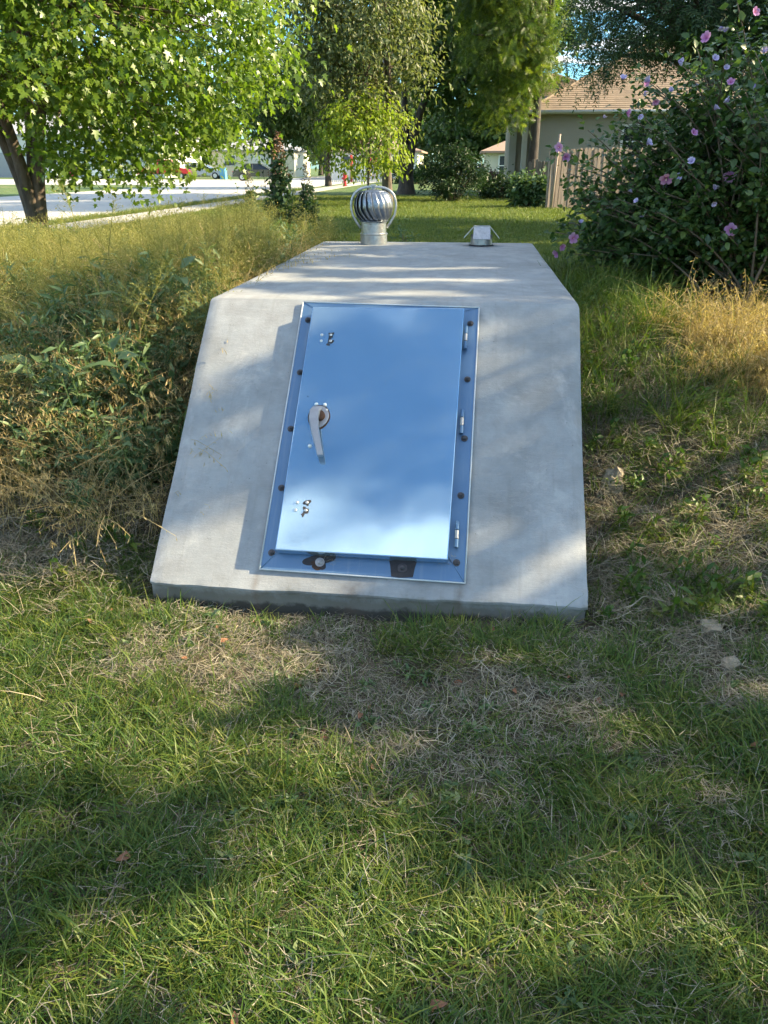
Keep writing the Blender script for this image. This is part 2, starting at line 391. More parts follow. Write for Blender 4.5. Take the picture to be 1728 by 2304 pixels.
# slope-plane frame: x right, u up the slope, n outward
ang = math.atan2(ZT-ZB, YT)
SM = Matrix.Translation((0, 0, ZB)) @ Matrix.Rotation(ang, 4, 'X')
def on_slope(name, mb, mat, parent=None, **kw):
    o = mb.build(name, mat, None, **kw); o.parent = parent or shelter
    if parent is None or parent is shelter: o.matrix_local = SM.copy()
    return o
# flange frame: four mitred strips with a turned-up rim
fL, fR, fB, fT = -.440, .430, .068, 1.482
tl, trr, bl, brr = -.436, .437, -.443, .420
outer = [(bl, .074), (brr, .060), (.437, 1.472), (-.434, 1.488)]
inner = [(-.345, .20), (.330, .20), (.335, 1.44), (-.350, 1.44)]
frame = on_slope('door_frame', MB().add([(-.36, .19, .004), (.345, .19, .004), (.345, 1.45, .004), (-.36, 1.45, .004)], [(0, 1, 2, 3)]), M['frame'])
for i in range(4):
    j = (i+1) % 4
    a, c, d, e = outer[i], outer[j], inner[j], inner[i]
    g_ = .0015
    b = MB()
    poly = [a, c, d, e]
    cx = sum(p[0] for p in poly)/4; cy = sum(p[1] for p in poly)/4
    poly = [(p[0]+(cx-p[0])*.003, p[1]+(cy-p[1])*.003) for p in poly]
    b.prism(poly, .010, Matrix.Translation((0, 0, .001)))
    s = on_slope('frame_strip', b, M['frame'], frame, bevel=.0015)
    # rim
    r = MB(); A = Vector((*a, .012)); C = Vector((*c, .012)); r.tube([A, C], .0035, 6)
    on_slope('frame_rim', r, M['rim'], frame, smooth=True)
    w = MB(); w.tube([Vector((a[0], a[1], .0115)), Vector((e[0], e[1], .0115))], .0028, 6)
    on_slope('weld_bead', w, M['frame'], frame, smooth=True)
# door leaf: a folded steel tray
D = [(-.378, .148), (.346, .141), (.366, 1.427), (-.371, 1.420)]
b = MB(); b.prism(D, .045, Matrix.Translation((0, 0, .016)))
door = on_slope('door_leaf', b, M['door'], bevel=.004)
door['label'] = 'flat blue-grey steel door mirroring sky and cloud'
def screw(x, u, r, h, mat, parent, name, z0, hexa=False):
    b = MB(); b.lathe([(r, 0), (r, h*.6), (r*.6, h)], 6 if hexa else 14, (x, u, z0)); 
    o = b.build(name, mat, None, smooth=not hexa); o.parent = parent
    if parent is shelter: o.matrix_local = SM.copy()
    return o
def bolt(x, u, z0=.0115):
    b = MB(); b.lathe([(.0155, 0), (.0155, .003)], 18, (x, u, z0)); b.lathe([(.0105, .003), (.0105, .011), (.008, .0125)], 6, (x, u, z0)); b.lathe([(.005, .012), (.005, .017)], 8, (x, u, z0))
    o = b.build('bolt', M['bolt'], None); o.parent = shelter; o.matrix_local = SM.copy(); return o
for x, u in ((.398, 1.375), (.395, 1.055), (.393, .740), (.388, .457), (.382, .147), (-.396, 1.377), (-.397, 1.069), (-.400, .759), (-.402, .457), (-.402, .150)): bolt(x, u)
def patch(x, u, z, pts, mat, parent, name='stain'):
    V = [(x, u, z)] + [(x+px, u+pu, z) for px, pu in pts]; n = len(pts)
    o = MB().add(V, [(0, i+1, (i+1) % n+1) for i in range(n)]).build(name, mat, None); o.parent = parent
    if parent is shelter: o.matrix_local = SM.copy()
    return o
def blot(r, seed, n=26, sx=1, sy=1, rough=.45):
    rr = random.Random(seed); ph = [rr.uniform(0, 6.28) for _ in range(5)]
    return [((r*(1+rough*.4*sum(math.sin(k*a+ph[k]) for k in (2, 3, 4))))*math.cos(a)*sx, (r*(1+rough*.4*sum(math.sin(k*a+ph[k]) for k in (2, 3, 4))))*math.sin(a)*sy) for a in [2*math.pi*i/n for i in range(n)]]
for i, (x, u) in enumerate(((-.190, .118), (.159, .112))):
    if i: patch(x, u, .0125, [(-.058, .030), (-.052, .008), (-.044, -.040), (-.01, -.044), (.046, -.038), (.052, .004), (.058, .030), (.02, .040), (-.02, .036)], M['tarry'], shelter)
    else:
        patch(x-.005, u+.006, .0125, blot(.036, 9, 40, 1.45, .95, .5), M['tarry'], shelter)
        patch(x-.012, u-.016, .0128, blot(.018, 12, 26, 1.6, .8, .6), M['rust'], shelter)
    b = MB(); b.lathe([(.020, 0), (.020, .003)], 20, (x, u, .013)); b.lathe([(.0125, .003), (.0125, .011), (.010, .013)], 6, (x, u, .013)); b.lathe([(.006, .013), (.006, .019)], 8, (x, u, .013))
    o = b.build('bolt', M['chrome'] if i == 0 else M['bolt'], None); o.parent = shelter; o.matrix_local = SM.copy()
DZ = .0615
for i, (x, u) in enumerate(((-.305, 1.251), (-.304, 1.216), (-.261, 1.252), (-.259, 1.217), (-.311, .367), (-.314, .332), (-.268, .369), (-.269, .332))):
    if i in (2, 3, 6, 7):
        patch(x, u, DZ+.0004, blot(.014, i+3, sx=1, sy=1.05), M['tarry'], door, 'chipped_paint')
        if i in (3, 7): patch(x-.010, u-.020, DZ+.0006, blot(.008, i+13), M['tarry'], door, 'chipped_paint')
    b = MB(); b.lathe([(.0068, 0), (.0068, .002), (.0045, .0038)], 14, (x, u, DZ+.001)); b.build('rivet', M['silver'], door, smooth=True)
    MB().lathe([(.0022, 0), (.0022, .0045)], 8, (x, u, DZ+.001)).build('rivet_core', M['bolt'], door)
for x, u in ((-.286, .863), (-.246, .862), (-.290, .645)):
    MB().lathe([(.0085, 0), (.0085, .004), (.005, .009)], 14, (x, u, DZ)).build('screw', M['silver'], door, smooth=True)
for x, u, r in ((-.330, .905, .0028), (.02, 1.0, .0022), (.022, .985, .0018), (.24, .86, .002), (.19, 1.06, .0018), (.27, 1.24, .0022), (-.15, 1.21, .0018), (-.02, .52, .002), (.12, .78, .0016)):
    patch(x, u, DZ+.0004, blot(r, int(x*99)+int(u*77), 10), M['tarry'], door, 'paint_chip')
# hinges on the right edge
for u0, u1 in ((1.211, 1.342), (.751, .878), (.205, .326)):
    h = MB().box((.366, u0+.01, .012), (.384, u1-.01, .018)).build('hinge', M['frame'], None); h.parent = shelter; h.matrix_local = SM.copy()
    for k in range(3):
        a = u0+(u1-u0)*k/3+.002; c = u0+(u1-u0)*(k+1)/3-.002
        MB().tube([(.378, a, .032), (.378, c, .032)], .0085, 12).build('knuckle', M['chrome'] if k == 1 else M['frame'], h, smooth=True, auto=50)
# handle
hd = empty('door_handle', (0, 0, 0), None, None); hd.parent = shelter; hd.matrix_local = SM @ Matrix.Translation((.011, -.038, 0)); hd['label'] = 'bare metal pull handle hanging down from a rusty oval plate'
pts = []
for i in range(28):
    a = 2*math.pi*i/28; pts.append((-.277+.046*math.cos(a)*(1-.12*math.sin(a)*-1 if math.sin(a) < 0 else 1), .833+.058*math.sin(a)))
patch(-.277, .833, DZ+.0006, [(p[0]+.277+(p[0]+.277)*.12, (p[1]-.833)*1.12) for p in pts], M['rust'], hd, 'rust_stain')
MB().prism(pts, .007, Matrix.Translation((0, 0, DZ+.001))).build('escutcheon', M['chrome'], hd, bevel=.002)
MB().lathe([(.027, 0), (.025, .012), (.018, .016)], 20, (-.274, .836, DZ+.008)).build('boss', M['rust'], hd, smooth=True, auto=40)
b = MB(); pth = [(.000, .872, .026, .022), (-.004, .850, .034, .024), (-.003, .80, .045, .0225), (.004, .74, .050, .0195), (.013, .68, .048, .0165), (.020, .635, .042, .0145), (.022, .618, .038, .0135)]
Vv = []
for dx, u, z, w in pth:
    cx = -.285+dx*2.0; th = .0075
    Vv += [(cx-w, u, DZ+z-.012), (cx+w*.92, u, DZ+z-.012), (cx+w, u, DZ+z-.006), (cx+w*.86, u, DZ+z+th), (cx-w*.8, u, DZ+z+th), (cx-w, u, DZ+z-.004)]
n = len(pth); Ff = [(i*6+k, i*6+(k+1) % 6, (i+1)*6+(k+1) % 6, (i+1)*6+k) for i in range(n-1) for k in range(6)] + [tuple(range(6))[::-1], tuple((n-1)*6+k for k in range(6))]
b.add(Vv, Ff).build('lever', M['chrome'], hd, bevel=.0012)
for dx in (-.030, .030):
    MB().lathe([(.005, 0), (.005, .003)], 10, (-.274+dx, .868, DZ+.008)).build('screw', M['silver'], hd, smooth=True)
# turbine vent
tv = empty('turbine_vent', (0, 0, 0), None, None); tv.parent = shelter; tv.location = (-.44, 4.12, ZT); tv.scale = (.94, .94, .97)
tv['label'] = 'round galvanised turbine vent with curved blades under a wire yoke'
MB().lathe([(.121, -.01), (.121, .078), (.126, .082), (.126, .090), (.120, .094)], 48).build('collar', M['galv'], tv, smooth=True, auto=40)
MB().lathe([(.113, .09), (.113, .172), (.118, .176), (.118, .184), (.108, .186)], 48).build('neck', M['galv'], tv, smooth=True, auto=40)
MB().lathe([(.06, .19), (.085, .25), (.09, .31), (.08, .38), (.05, .43)], 20).build('dark_core', M['bolt'], tv, smooth=True)  # added dark core, stands in for the shade inside the hollow turbine
MB().lathe([(.128, .188), (.134, .192), (.128, .198), (.10, .199)], 48).build('lower_ring', M['alu'], tv, smooth=True, auto=40)
MB().lathe([(.112, .425), (.108, .432), (.06, .440), (.03, .446), (.018, .448), (.018, .468), (.012, .470)], 40).build('top_cap', M['alu'], tv, smooth=True, auto=40)
NB = 19
def blade_mesh():
    nt_, nw = 18, 4; V = []
    for i in range(nt_+1):
        t = i/nt_; z = .196 + .234*t
        r = .116 + .062*math.sin(math.pi*min(1, t*.98+.02))**.62 if t < .5 else .110+.068*math.sin(math.pi*t)**.62
        tw = R(22)*(max(0, .45-t)/.45)**1.5*1.0 - R(8)*max(0, t-.6)/.4
        for k in range(nw+1):
            s = k/nw
            a = tw + R(360/NB*1.45)*s; rr = r*(1 - .17*(1-s)**1.4) 
            V.append((rr*math.cos(a), rr*math.sin(a), z))
    F = [(i*(nw+1)+k, i*(nw+1)+k+1, (i+1)*(nw+1)+k+1, (i+1)*(nw+1)+k) for i in range(nt_) for k in range(nw)]
    return V, F
Vb, Fb = blade_mesh(); bl0 = MB().add(Vb, Fb).build('blade', M['alu'], tv, smooth=True)
sm = bl0.modifiers.new('solid', 'SOLIDIFY'); sm.thickness = .0012
for k in range(1, NB):
    o = bl0.copy(); COL.objects.link(o); o.parent = tv; o.rotation_euler = (0, 0, 2*math.pi*k/NB)
b = MB(); pth = []
for i in range(25):
    t = i/24; a = math.pi*(1-t)
    x = .202*math.copysign(abs(math.cos(a))**.75, math.cos(a)); z = .30 + .165*math.sin(a)**.8
    pth.append((x, 0, z))
pth = [(-.118, 0, .135), (-.150, 0, .175), (-.190, 0, .24)] + pth + [(.190, 0, .24), (.150, 0, .175), (.118, 0, .135)]
b.tube(pth, .011, 8, flat=.3, up=(0, 1, 0)); yoke = b.build('yoke', M['galv'], tv, smooth=True)
yoke.rotation_euler = (0, 0, R(12))
MB().box((-.024, -.012, .455), (.024, .012, .483)).build('yoke_bracket', M['galv'], tv, bevel=.003)
# small hooded vent
hv = empty('hooded_vent', (0, 0, 0), None, None); hv.parent = shelter; hv.location = (.475, 4.08, ZT)
hv['label'] = 'small galvanised vent pipe under a folded four-flap hood'
MB().lathe([(.090, -.01), (.090, .085)], 36, cap=False).build('pipe', M['galv'], hv, smooth=True)
MB().lathe([(.055, 0), (.055, .12)], 20).build('inner_pipe', M['galv'], hv, smooth=True)
hp = MB().box((-.066, -.066, .150), (.066, .066, .1535)).build('hood_top', M['galv'], hv)
for k in range(4):
    Mx = Matrix.Rotation(k*math.pi/2, 4, 'Z')
    s = .067; V = [(-s, -.067, .152), (s, -.067, .152), (s*1.06, -.067-.080, .062), (-s*1.06, -.067-.080, .062)]
    V += [(p[0], p[1]+.0015, p[2]-.0025) for p in V]
    MB().add([Mx @ Vector(p) for p in V], [(0, 3, 2, 1), (4, 5, 6, 7), (0, 1, 5, 4), (1, 2, 6, 5), (2, 3, 7, 6), (3, 0, 4, 7)]).build('hood_flap', M['galv'], hv)
for k in range(4):
    a = math.pi/4 + k*math.pi/2
    MB().box((-.006, -.002, 0), (.006, .002, .10), Matrix.Translation((.072*math.cos(a), .072*math.sin(a), .055)) @ Matrix.Rotation(a+math.pi/2, 4, 'Z')).build('hood_leg', M['galv'], hv)
MB().lathe([(.105, .0005), (.105, .004), (.09, .010)], 36, (0, 0, 0)).build('sealant_ring', M['tarry'], hv, smooth=True)

# ------------------------------------------------------------------ foliage machinery
SY, SZ = SUN.y/SUN.x, SUN.z/SUN.x
LIT = []
def lit(x, y, z, dx, dy, dz=0.0):
    LIT.append((y-SY*x, z-SZ*x, max(dy, .05)+.07, max(SZ*dx+dz, .05)+.07))
lit(-1.15, -.25, 0, .75, .42); lit(-.55, -.50, 0, .45, .16); lit(-1.6, -.55, 0, .8, .45)
lit(-1.3, -.85, 0, .7, .22); lit(-.6, -.72, 0, .35, .10); lit(-.10, -.87, 0, .17, .11); lit(-.35, -1.55, 0, .30, .12); lit(.50, -1.42, 0, .38, .10); lit(.9, -.6, 0, .18, .06)
lit(-.70, .11, .17, .10, .07, .03); lit(-.33, .08, .15, .42, .05, .01); lit(.885, .20, .27, .05, .06, .03)
lit(-.2, 3.25, 1.09, .50, .05); lit(-.02, 2.45, 1.09, .85, .06); lit(.10, 1.42, 1.09, .16, .04); lit(.0, 1.9, 1.09, .5, .035)
lit(1.95, 2.2, .8, .7, .65, .25); lit(1.3, .9, .3, .2, .16); lit(1.75, .75, .3, .25, .14); lit(2.05, 1.2, .45, .30, .22); lit(1.25, .55, .2, .12, .12)
lit(1.45, .55, .2, .22, .10); lit(1.65, .15, .1, .25, .10); lit(1.2, 1.15, .35, .15, .14); lit(1.7, -.35, 0, .25, .12)
lit(-1.9, .9, .55, .45, .40, .1); lit(-1.5, 1.9, .9, .3, .25, .1); lit(-3.2, 4.0, 1.1, 1.6, 1.2, .1); lit(-2.3, 3.2, 1.0, .8, .9, .1)
lit(-.26, 4.12, 1.36, .10, .16, .12); lit(1.7, 5.9, .6, .5, .22); lit(2.3, 7.8, .6, .6, .2)
lit(.1, 12.9, .6, .7, .10); lit(-1.4, 11.2, .6, .8, .08); lit(1.5, 9.8, .6, .6, .10)
LIT = np.array(LIT)
def keep_dark(P):
    """False where a leaf would block one of the sun flecks that the crowns let through"""
    b = P[:, 1]-SY*P[:, 0]; c = P[:, 2]-SZ*P[:, 0]
    d = ((b[:, None]-LIT[None, :, 0])/LIT[None, :, 2])**2 + ((c[:, None]-LIT[None, :, 1])/LIT[None, :, 3])**2
    thr = np.where((b < -.25) | ((c < -.28) & (b < 1.5)), .59, .86) + .3*sstep(7, 9, b)
    return (d.min(1) > 1.0 + (vnoise(b*5, c*5, 1, 9)-.5)*1.0) & (.65*vnoise(b*2.3, c*3.6, 1, 19)+.35*vnoise(b*6, c*9, 1, 20) < thr)
def basis(nrm, tip):
    """orthonormal frames: local z = normal, local y = tip direction"""
    nrm = nrm/np.linalg.norm(nrm, axis=1)[:, None]
    tip = tip - nrm*(tip*nrm).sum(1)[:, None]; tip /= np.linalg.norm(tip, axis=1)[:, None]+1e-9
    x = np.cross(tip, nrm)
    return np.stack([x, tip, nrm], 2)
def bulk(name, T, P, B, S, mat, parent, var, kind='stuff'):
    TV, TF = T; n = len(TV); Nn = len(P)
    V = np.einsum('nij,vj->nvi', B, TV)*S[:, None, None] + P[:, None, :]
    offs = (np.arange(Nn)*n)
    groups = {}
    for f in TF: groups.setdefault(len(f), []).append(f)
    Fs = [(np.array(fs)[None] + offs[:, None, None]).reshape(-1, k) for k, fs in groups.items()]
    o = np_mesh(name, V.reshape(-1, 3), Fs, mat, parent, var=np.repeat(var, n))
    if kind: o['kind'] = kind
    return o
def T_simple(w=.5, fold=.12, curl=.12):      # pointed oval leaf with a mid fold, tip towards +y
    V = np.array([(0, 0, 0), (-w*.5, .35, fold), (0, .4, 0), (w*.5, .35, fold), (-w*.36, .7, fold*.5-curl*.5), (w*.36, .7, fold*.5-curl*.5), (0, 1, -curl)])
    return V, [(0, 2, 1), (0, 3, 2), (1, 2, 6, 4), (2, 3, 5, 6)]
def T_quad(w=.5):
    return np.array([(0, 0, 0), (-w*.5, .5, .08), (0, 1, -.08), (w*.5, .5, .08)]), [(0, 3, 2, 1)]
def T_maple():
    half = [(.42, .02), (.26, .20), (.60, .50), (.20, .46), (.24, .74)]
    pts = [(0, 0)] + half + [(0, 1.05)] + [(-x, y) for x, y in half[::-1]]
    V = [(0, .32, 0)] + [(x, y, .10*abs(x) - .16*y*y) for x, y in pts]; n = len(pts)
    return np.array(V), [(0, i+1, (i+1) % n+1) for i in range(n)]
def T_pinnate(npair=5):
    V = []; F = []
    for k in range(npair):
        y = .15+.8*k/npair
        for s in (-1, 1):
            b = len(V); V += [(0, y, -.15*y*y), (s*.10, y+.02, -.15*y*y+.01), (s*.26, y+.16, -.15*y*y-.05), (s*.07, y+.10, -.15*y*y)]
            F.append((b, b+1, b+2, b+3) if s > 0 else (b, b+3, b+2, b+1))
    b = len(V); V += [(0, .9, -.12), (.06, 1.0, -.15), (0, 1.18, -.2), (-.06, 1.0, -.15)]; F.append((b, b+1, b+2, b+3))
    b = len(V); V += [(-.008, 0, 0), (.008, 0, 0), (.005, 1, -.15), (-.005, 1, -.15)]; F.append((b, b+1, b+2, b+3))
    return np.array(V), F
def bez(a, b, c, n): return [tuple(((1-t)**2)*np.array(a) + 2*t*(1-t)*np.array(b) + t*t*np.array(c)) for t in np.linspace(0, 1, n)]

TREES = 1
def tree(name, label, loc, h_fork, r_trunk, crown, clumps, per, leaf, T, lm, bm, seed, lean=(0, 0), clump_r=.55, flat=.55, group=None, droop=.4, limbs=14, shadow_holes=False, clip=None, category='tree', stems=1, shell=.55, yellow=0, cover=None, twigs=True):
    """trunk + limbs reaching to leaf clumps; crown=(cx,cy,cz,rx,ry,rz) relative to loc"""
    rs = np.random.RandomState(seed); rr = random.Random(seed)
    root = empty(name, loc, label, category, group)
    cx, cy, cz, rx, ry, rz = crown; C0 = np.array([cx, cy, cz]); Rr = np.array([rx, ry, rz])
    d = rs.normal(size=(clumps, 3)); d /= np.linalg.norm(d, axis=1)[:, None]
    rad = rs.uniform(shell**3, 1, clumps)**(1/3.)
    rad *= .86+.28*rs.rand(clumps)
    K = C0 + d*rad[:, None]*Rr
    if clip is not None: K = K[clip(K + np.array(loc))]
    # trunk
    tb = MB(); fork = np.array([lean[0]*h_fork, lean[1]*h_fork, h_fork])
    tops = []
    for s in range(stems):
        if stems > 1:
            a = 2*math.pi*s/stems + rr.uniform(-.4, .4)
            end = fork*.25 + np.array([math.cos(a)*.32*h_fork, math.sin(a)*.32*h_fork, h_fork])
            p = bez((math.cos(a)*r_trunk*.3, math.sin(a)*r_trunk*.3, h_fork*.22), (math.cos(a)*.10, math.sin(a)*.10, h_fork*.6), tuple(end), 9)
            tb.tube(p, [r_trunk*.62*(1-.45*i/8) for i in range(9)], 10)
            tops.append(end)
        else: tops.append(fork)
    n = 10; hh = h_fork if stems == 1 else h_fork*.35
    pts = []; rads = []
    for i in range(n+1):
        t = i/n; pts.append((lean[0]*hh*t+.04*math.sin(5*t+seed)*hh*.15, lean[1]*hh*t, -.15+(hh+.15)*t)); rads.append(r_trunk*(1-.30*t+.55*math.exp(-t*n*.55)))
    tb.tube(pts, rads, 14)
    o = tb.build('trunk', bm, root, smooth=True)
    if len(K):
        idx = rs.permutation(len(K))[:limbs]
        for i in idx:
            e = K[i]; st = tops[rr.randrange(len(tops))] if stems > 1 else np.array(pts[-1])*rr.uniform(.72, 1.0)
            mid = (st+e)/2 + np.array([0, 0, .18*np.linalg.norm(e-st)*rr.uniform(.2, 1)])
            p = bez(st, mid, e, 9); rb = r_trunk*(.42 if stems == 1 else .3)*rr.uniform(.7, 1.1)
            MB().tube(p, [rb*(1-.85*k/8)+.006 for k in range(9)], 7).build('limb', bm, root, smooth=True)
        if twigs:
            tw = MB()
            for i in range(len(K)):
                j = idx[np.argmin(((K[idx]-K[i])**2).sum(1))]
                st = K[j]*.55 + (C0*.6+np.array(pts[-1])*.4)*.45
                tw.tube(bez(st, (st+K[i])/2+np.array([0, 0, .1]), K[i], 5), [r_trunk*.09+.004, r_trunk*.07+.004, r_trunk*.05+.003, .004, .003], 4, cap=False)
            tb_ = tw.build('twigs', bm, root, smooth=True); tb_['kind'] = 'stuff'
    # leaves
    Pk = np.repeat(K, per, axis=0); sz = np.repeat(clump_r*(.6+.8*rs.rand(len(K))), per)
    g = rs.normal(size=Pk.shape)*.5; g /= np.maximum(1, np.linalg.norm(g, axis=1)/1.3)[:, None]
    off = g*sz[:, None]; off[:, 2] *= flat; off[:, 2] -= droop*.35*(off[:, 0]**2+off[:, 1]**2)/np.maximum(sz, .01)
    P = Pk + off
    out = P-C0; out /= np.linalg.norm(out, axis=1)[:, None]+1e-6
    nrm = out*.45 + np.array([0, 0, .55]) + rs.normal(size=P.shape)*.42
    tip = off/np.maximum(sz, .01)[:, None]*.6 + rs.normal(size=P.shape)*.4 + np.array([0, 0, -droop])
    W = P+np.array(loc)
    m = np.ones(len(P), bool)
    if shadow_holes: m &= keep_dark(W)
    if clip is not None: m &= clip(W)
    P, nrm, tip = P[m], nrm[m], tip[m]
    S = leaf*(.65+.6*rs.rand(len(P)))
    cl = np.repeat(rs.rand(len(K)), per)[m]
    var = np.clip(.15+.35*cl+.5*rs.rand(len(P))**1.3, 0, 1)
    bulk('crown', T, P, basis(nrm, tip), S, lm, root, var)
    return root

# ------------------------------------------------------------------ the trees in view
camp = np.array(cam.location)
tree('maple_tree', 'bushy maple with lobed sunlit leaves and a forked brown trunk at the left edge', (-5.80, 8.3, .60), 1.75, .17,
     (.10, .0, 3.35, 3.55, 3.7, 2.85), 600, 150, .078, T_maple(), M['maple'], M['bark'], 21, clump_r=.60, flat=.55, droop=.75, limbs=26, stems=4, shell=.55,
     clip=lambda W: W[:, 2] > 1.50+.85*sstep(-4.5, -5.2, W[:, 0])+.35*(vnoise(W[:, 0], W[:, 1], 1.6, 77)-.5)-.25*(vnoise(W[:, 0], W[:, 1], .7, 78) > .72))
tree('shade_tree', 'dark green broad tree with a thick forked trunk, behind the turbine vent', (-2.45, 32.6, .6), 3.4, .36,
     (2.3, .5, 7.9, 4.3, 4.2, 4.8), 300, 110, .27, T_simple(.5), M['elm'], M['bark_dark'], 31, clump_r=1.0, flat=.6, droop=.5, limbs=20, stems=3, shell=.5)
tree('shade_tree', 'pale grey-green loose tree with its crown above the turbine vent', (-2.25, 23.0, .6), 2.6, .12,
     (-1.15, 0, 5.1, 2.25, 2.1, 3.1), 230, 110, .15, T_simple(.42), M['pale'], M['bark'], 33, clump_r=.75, flat=.7, droop=.5, limbs=16, shell=.3)
tree('young_tree', 'small yellow-green sunlit tree with drooping sprays low over the turbine vent', (-2.7, 21.6, .6), 1.3, .04,
     (-.05, 0, 1.95, 1.35, 1.1, 1.15), 58, 60, .14, T_simple(.5), M['yellow'], M['bark'], 35, clump_r=.50, flat=.45, droop=.9, limbs=14, shell=.5)
tree('walnut_tree', 'tall feathery-leaved tree with a dark straight trunk at the beige house corner', (2.45, 27.0, .6), 5.2, .17,
     (-1.05, -.3, 6.3, 1.9, 2.0, 3.7), 230, 78, .27, T_pinnate(4), M['walnut'], M['bark_dark'], 37, clump_r=.62, flat=.65, droop=.25, limbs=18, shell=.35)
tree('roadside_tree', 'small dark-leaved tree on the roadside strip beyond the tall weeds', (-8.4, 47.0, .6), 2.6, .17,
     (.9, 0, 5.0, 3.6, 3.2, 3.2), 170, 80, .28, T_simple(.5), M['elm'], M['bark_dark'], 39, clump_r=1.0, flat=.6, limbs=12, shell=.4)
tree('roadside_tree', 'grey-green tree between the maple crown and the pale tree, low over the road', (-6.6, 26.0, .6), 2.4, .12,
     (.3, 0, 3.2, 1.9, 1.7, 1.5), 110, 75, .17, T_simple(.45), M['elm'], M['bark'], 41, clump_r=.6, flat=.7, limbs=12, shell=.3)
tree('overhanging_tree', 'large bluish dark tree with thick bent limbs over the top right corner, behind the hibiscus', (5.1, 14.0, .6), 3.0, .24,
     (-.4, 0, 4.1, 3.3, 2.6, 2.3), 300, 62, .26, T_pinnate(3), M['dark'], M['bark_dark'], 43, lean=(-.12, 0), clump_r=.6, flat=.8, droop=.9, limbs=26, shell=.25, shadow_holes=True,
     clip=lambda W: (W[:, 2] > 2.95+.5*sstep(2.6, 3.4, W[:, 0])+.7*(vnoise(W[:, 0], W[:, 1], 1.5, 79)-.5)) & (W[:, 0] > 1.95))
# big crowns at the right, out of the picture, that shade the shelter
for i, (x, y, z, rx, ry, rz) in enumerate(((9.2, -1.6, 4.6, 2.3, 3.0, 2.3), (9.4, 3.4, 4.75, 2.3, 3.0, 2.2), (10.2, 8.6, 5.4, 2.3, 3.0, 2.4), (11.0, 13.4, 6.0, 2.4, 2.5, 2.7))):
    tree('neighbouring_tree', ('nearest shade tree right of the picture', 'second-nearest shade tree right of the picture', 'third shade tree right of the picture, beside the lawn', 'farthest shade tree right of the picture, beside the lawn')[i], (x, y, float(gz(x, y))), z-1.6, .18,
         (0, 0, z-.6, rx, ry, rz), 200, 150, .14, T_quad(.75), M['elm'], M['bark'], 60+i, group='shade trees right of the shelter', clump_r=.85, flat=.9, limbs=10, shell=.1, shadow_holes=True, twigs=False)
for i, (x, y, h, w) in enumerate(((-62, 118, 11, 9), (-40, 125, 9, 8), (-22, 118, 13, 9), (-8, 105, 10, 8), (6, 96, 11, 8), (20, 90, 13, 9), (14, 66, 9, 5), (34, 70, 12, 8), (-80, 105, 12, 9), (-14.5, 92, 8, 6), (-1.5, 99, 9, 10))):
    lab = ('tall pale-green', 'wide low', 'tall round', 'mid-sized hazy', 'broad dark', 'big rounded', 'dense', 'far right', 'far left', 'short bushy', 'wide middle')[i]
    tree('distant_tree', '%s distant tree %s' % (lab, 'beyond the side road' if x < -10 else 'behind the houses'), (x, y, .5), h*.3, .3,
         (0, 0, h*.6, w*.5, w*.45, h*.42), 60, 75, .75, T_quad(.7), M['pale' if i % 3 == 0 else 'elm'], M['bark_dark'], 80+i, group='trees on the horizon', clump_r=1.6, flat=.7, limbs=5, shell=.3, twigs=False)

# shrubs
def shrub(name, label, loc, r, hh, n, per, leaf, T, lm, seed, cat='shrub', group=None, clump_r=.25):
    rs = np.random.RandomState(seed); root = empty(name, loc, label, cat, group)
    a = rs.rand(n)*6.28; q = np.sqrt(rs.rand(n)); K = np.stack([q*r*np.cos(a), q*r*np.sin(a)*.8, hh*(.15+.85*rs.rand(n)*np.sqrt(1-.6*q*q))], 1)
    st = MB()
    for k in K[:min(n, 30)]: st.tube(bez((k[0]*.2, k[1]*.2, 0), (k[0]*.4, k[1]*.4, k[2]*.6), k, 5), [.014, .012, .009, .006, .003], 5)
    s = st.build('stems', M['twig'], root, smooth=True); s['kind'] = 'stuff'
    P = np.repeat(K, per, 0) + rs.normal(size=(n*per, 3))*clump_r*.5; P[:, 2] = np.maximum(P[:, 2], .02)
    nrm = rs.normal(size=P.shape)*.5+np.array([0, 0, .7]); tip = rs.normal(size=P.shape)*.5 + np.array([0, 0, -.3]) + (P-np.array([0, 0, 0]))*np.array([.6, .6, 0])
    bulk('foliage', T, P, basis(nrm, tip), leaf*(.6+.7*rs.rand(len(P))), lm, root, np.clip(.2*rs.rand(len(P))+.8*np.repeat(rs.rand(n), per)*rs.rand(len(P)), 0, 1))
    return root
shrub('dark_shrub', 'big dark unkempt shrub on the lawn between the forked tree and the small white house', (-.28, 25.3, .6), 1.05, 1.75, 90, 70, .13, T_simple(.3), M['dark'], 1)
shrub('dark_shrub', 'low dark shrub at the foot of the beige house left of the walnut trunk', (1.55, 27.6, .6), .95, .85, 60, 60, .14, T_simple(.4), M['dark'], 2)
shrub('leafy_shrub', 'bright broad-leaved shrub at the left end of the picket fence', (2.12, 21.3, .6), .52, .85, 46, 34, .16, T_simple(.6), M['weed'], 3)
shrub('purple_shrub', 'small reddish shrub before the small white house', (1.0, 30, .6), .35, .95, 24, 40, .12, T_simple(.5), simple('purple_leaf', (.09, .035, .035), .6), 4)
shrub('dark_shrub', 'small leafy weed bush right behind the turbine vent', (-.22, 4.75, .72), .16, .42, 26, 26, .045, T_simple(.4), M['weed'], 5, clump_r=.09)
shrub('low_hedge', 'dark hedge along the far left of the white house', (-3.2, 55, .6), 2.4, 1.5, 60, 60, .22, T_simple(.5), M['dark'], 6)
shrub('dark_shrub', 'dark shrub at the foot of the picket fence behind the hibiscus', (5.9, 21.2, .6), 1.0, .8, 50, 40, .14, T_simple(.5), M['weed'], 8)

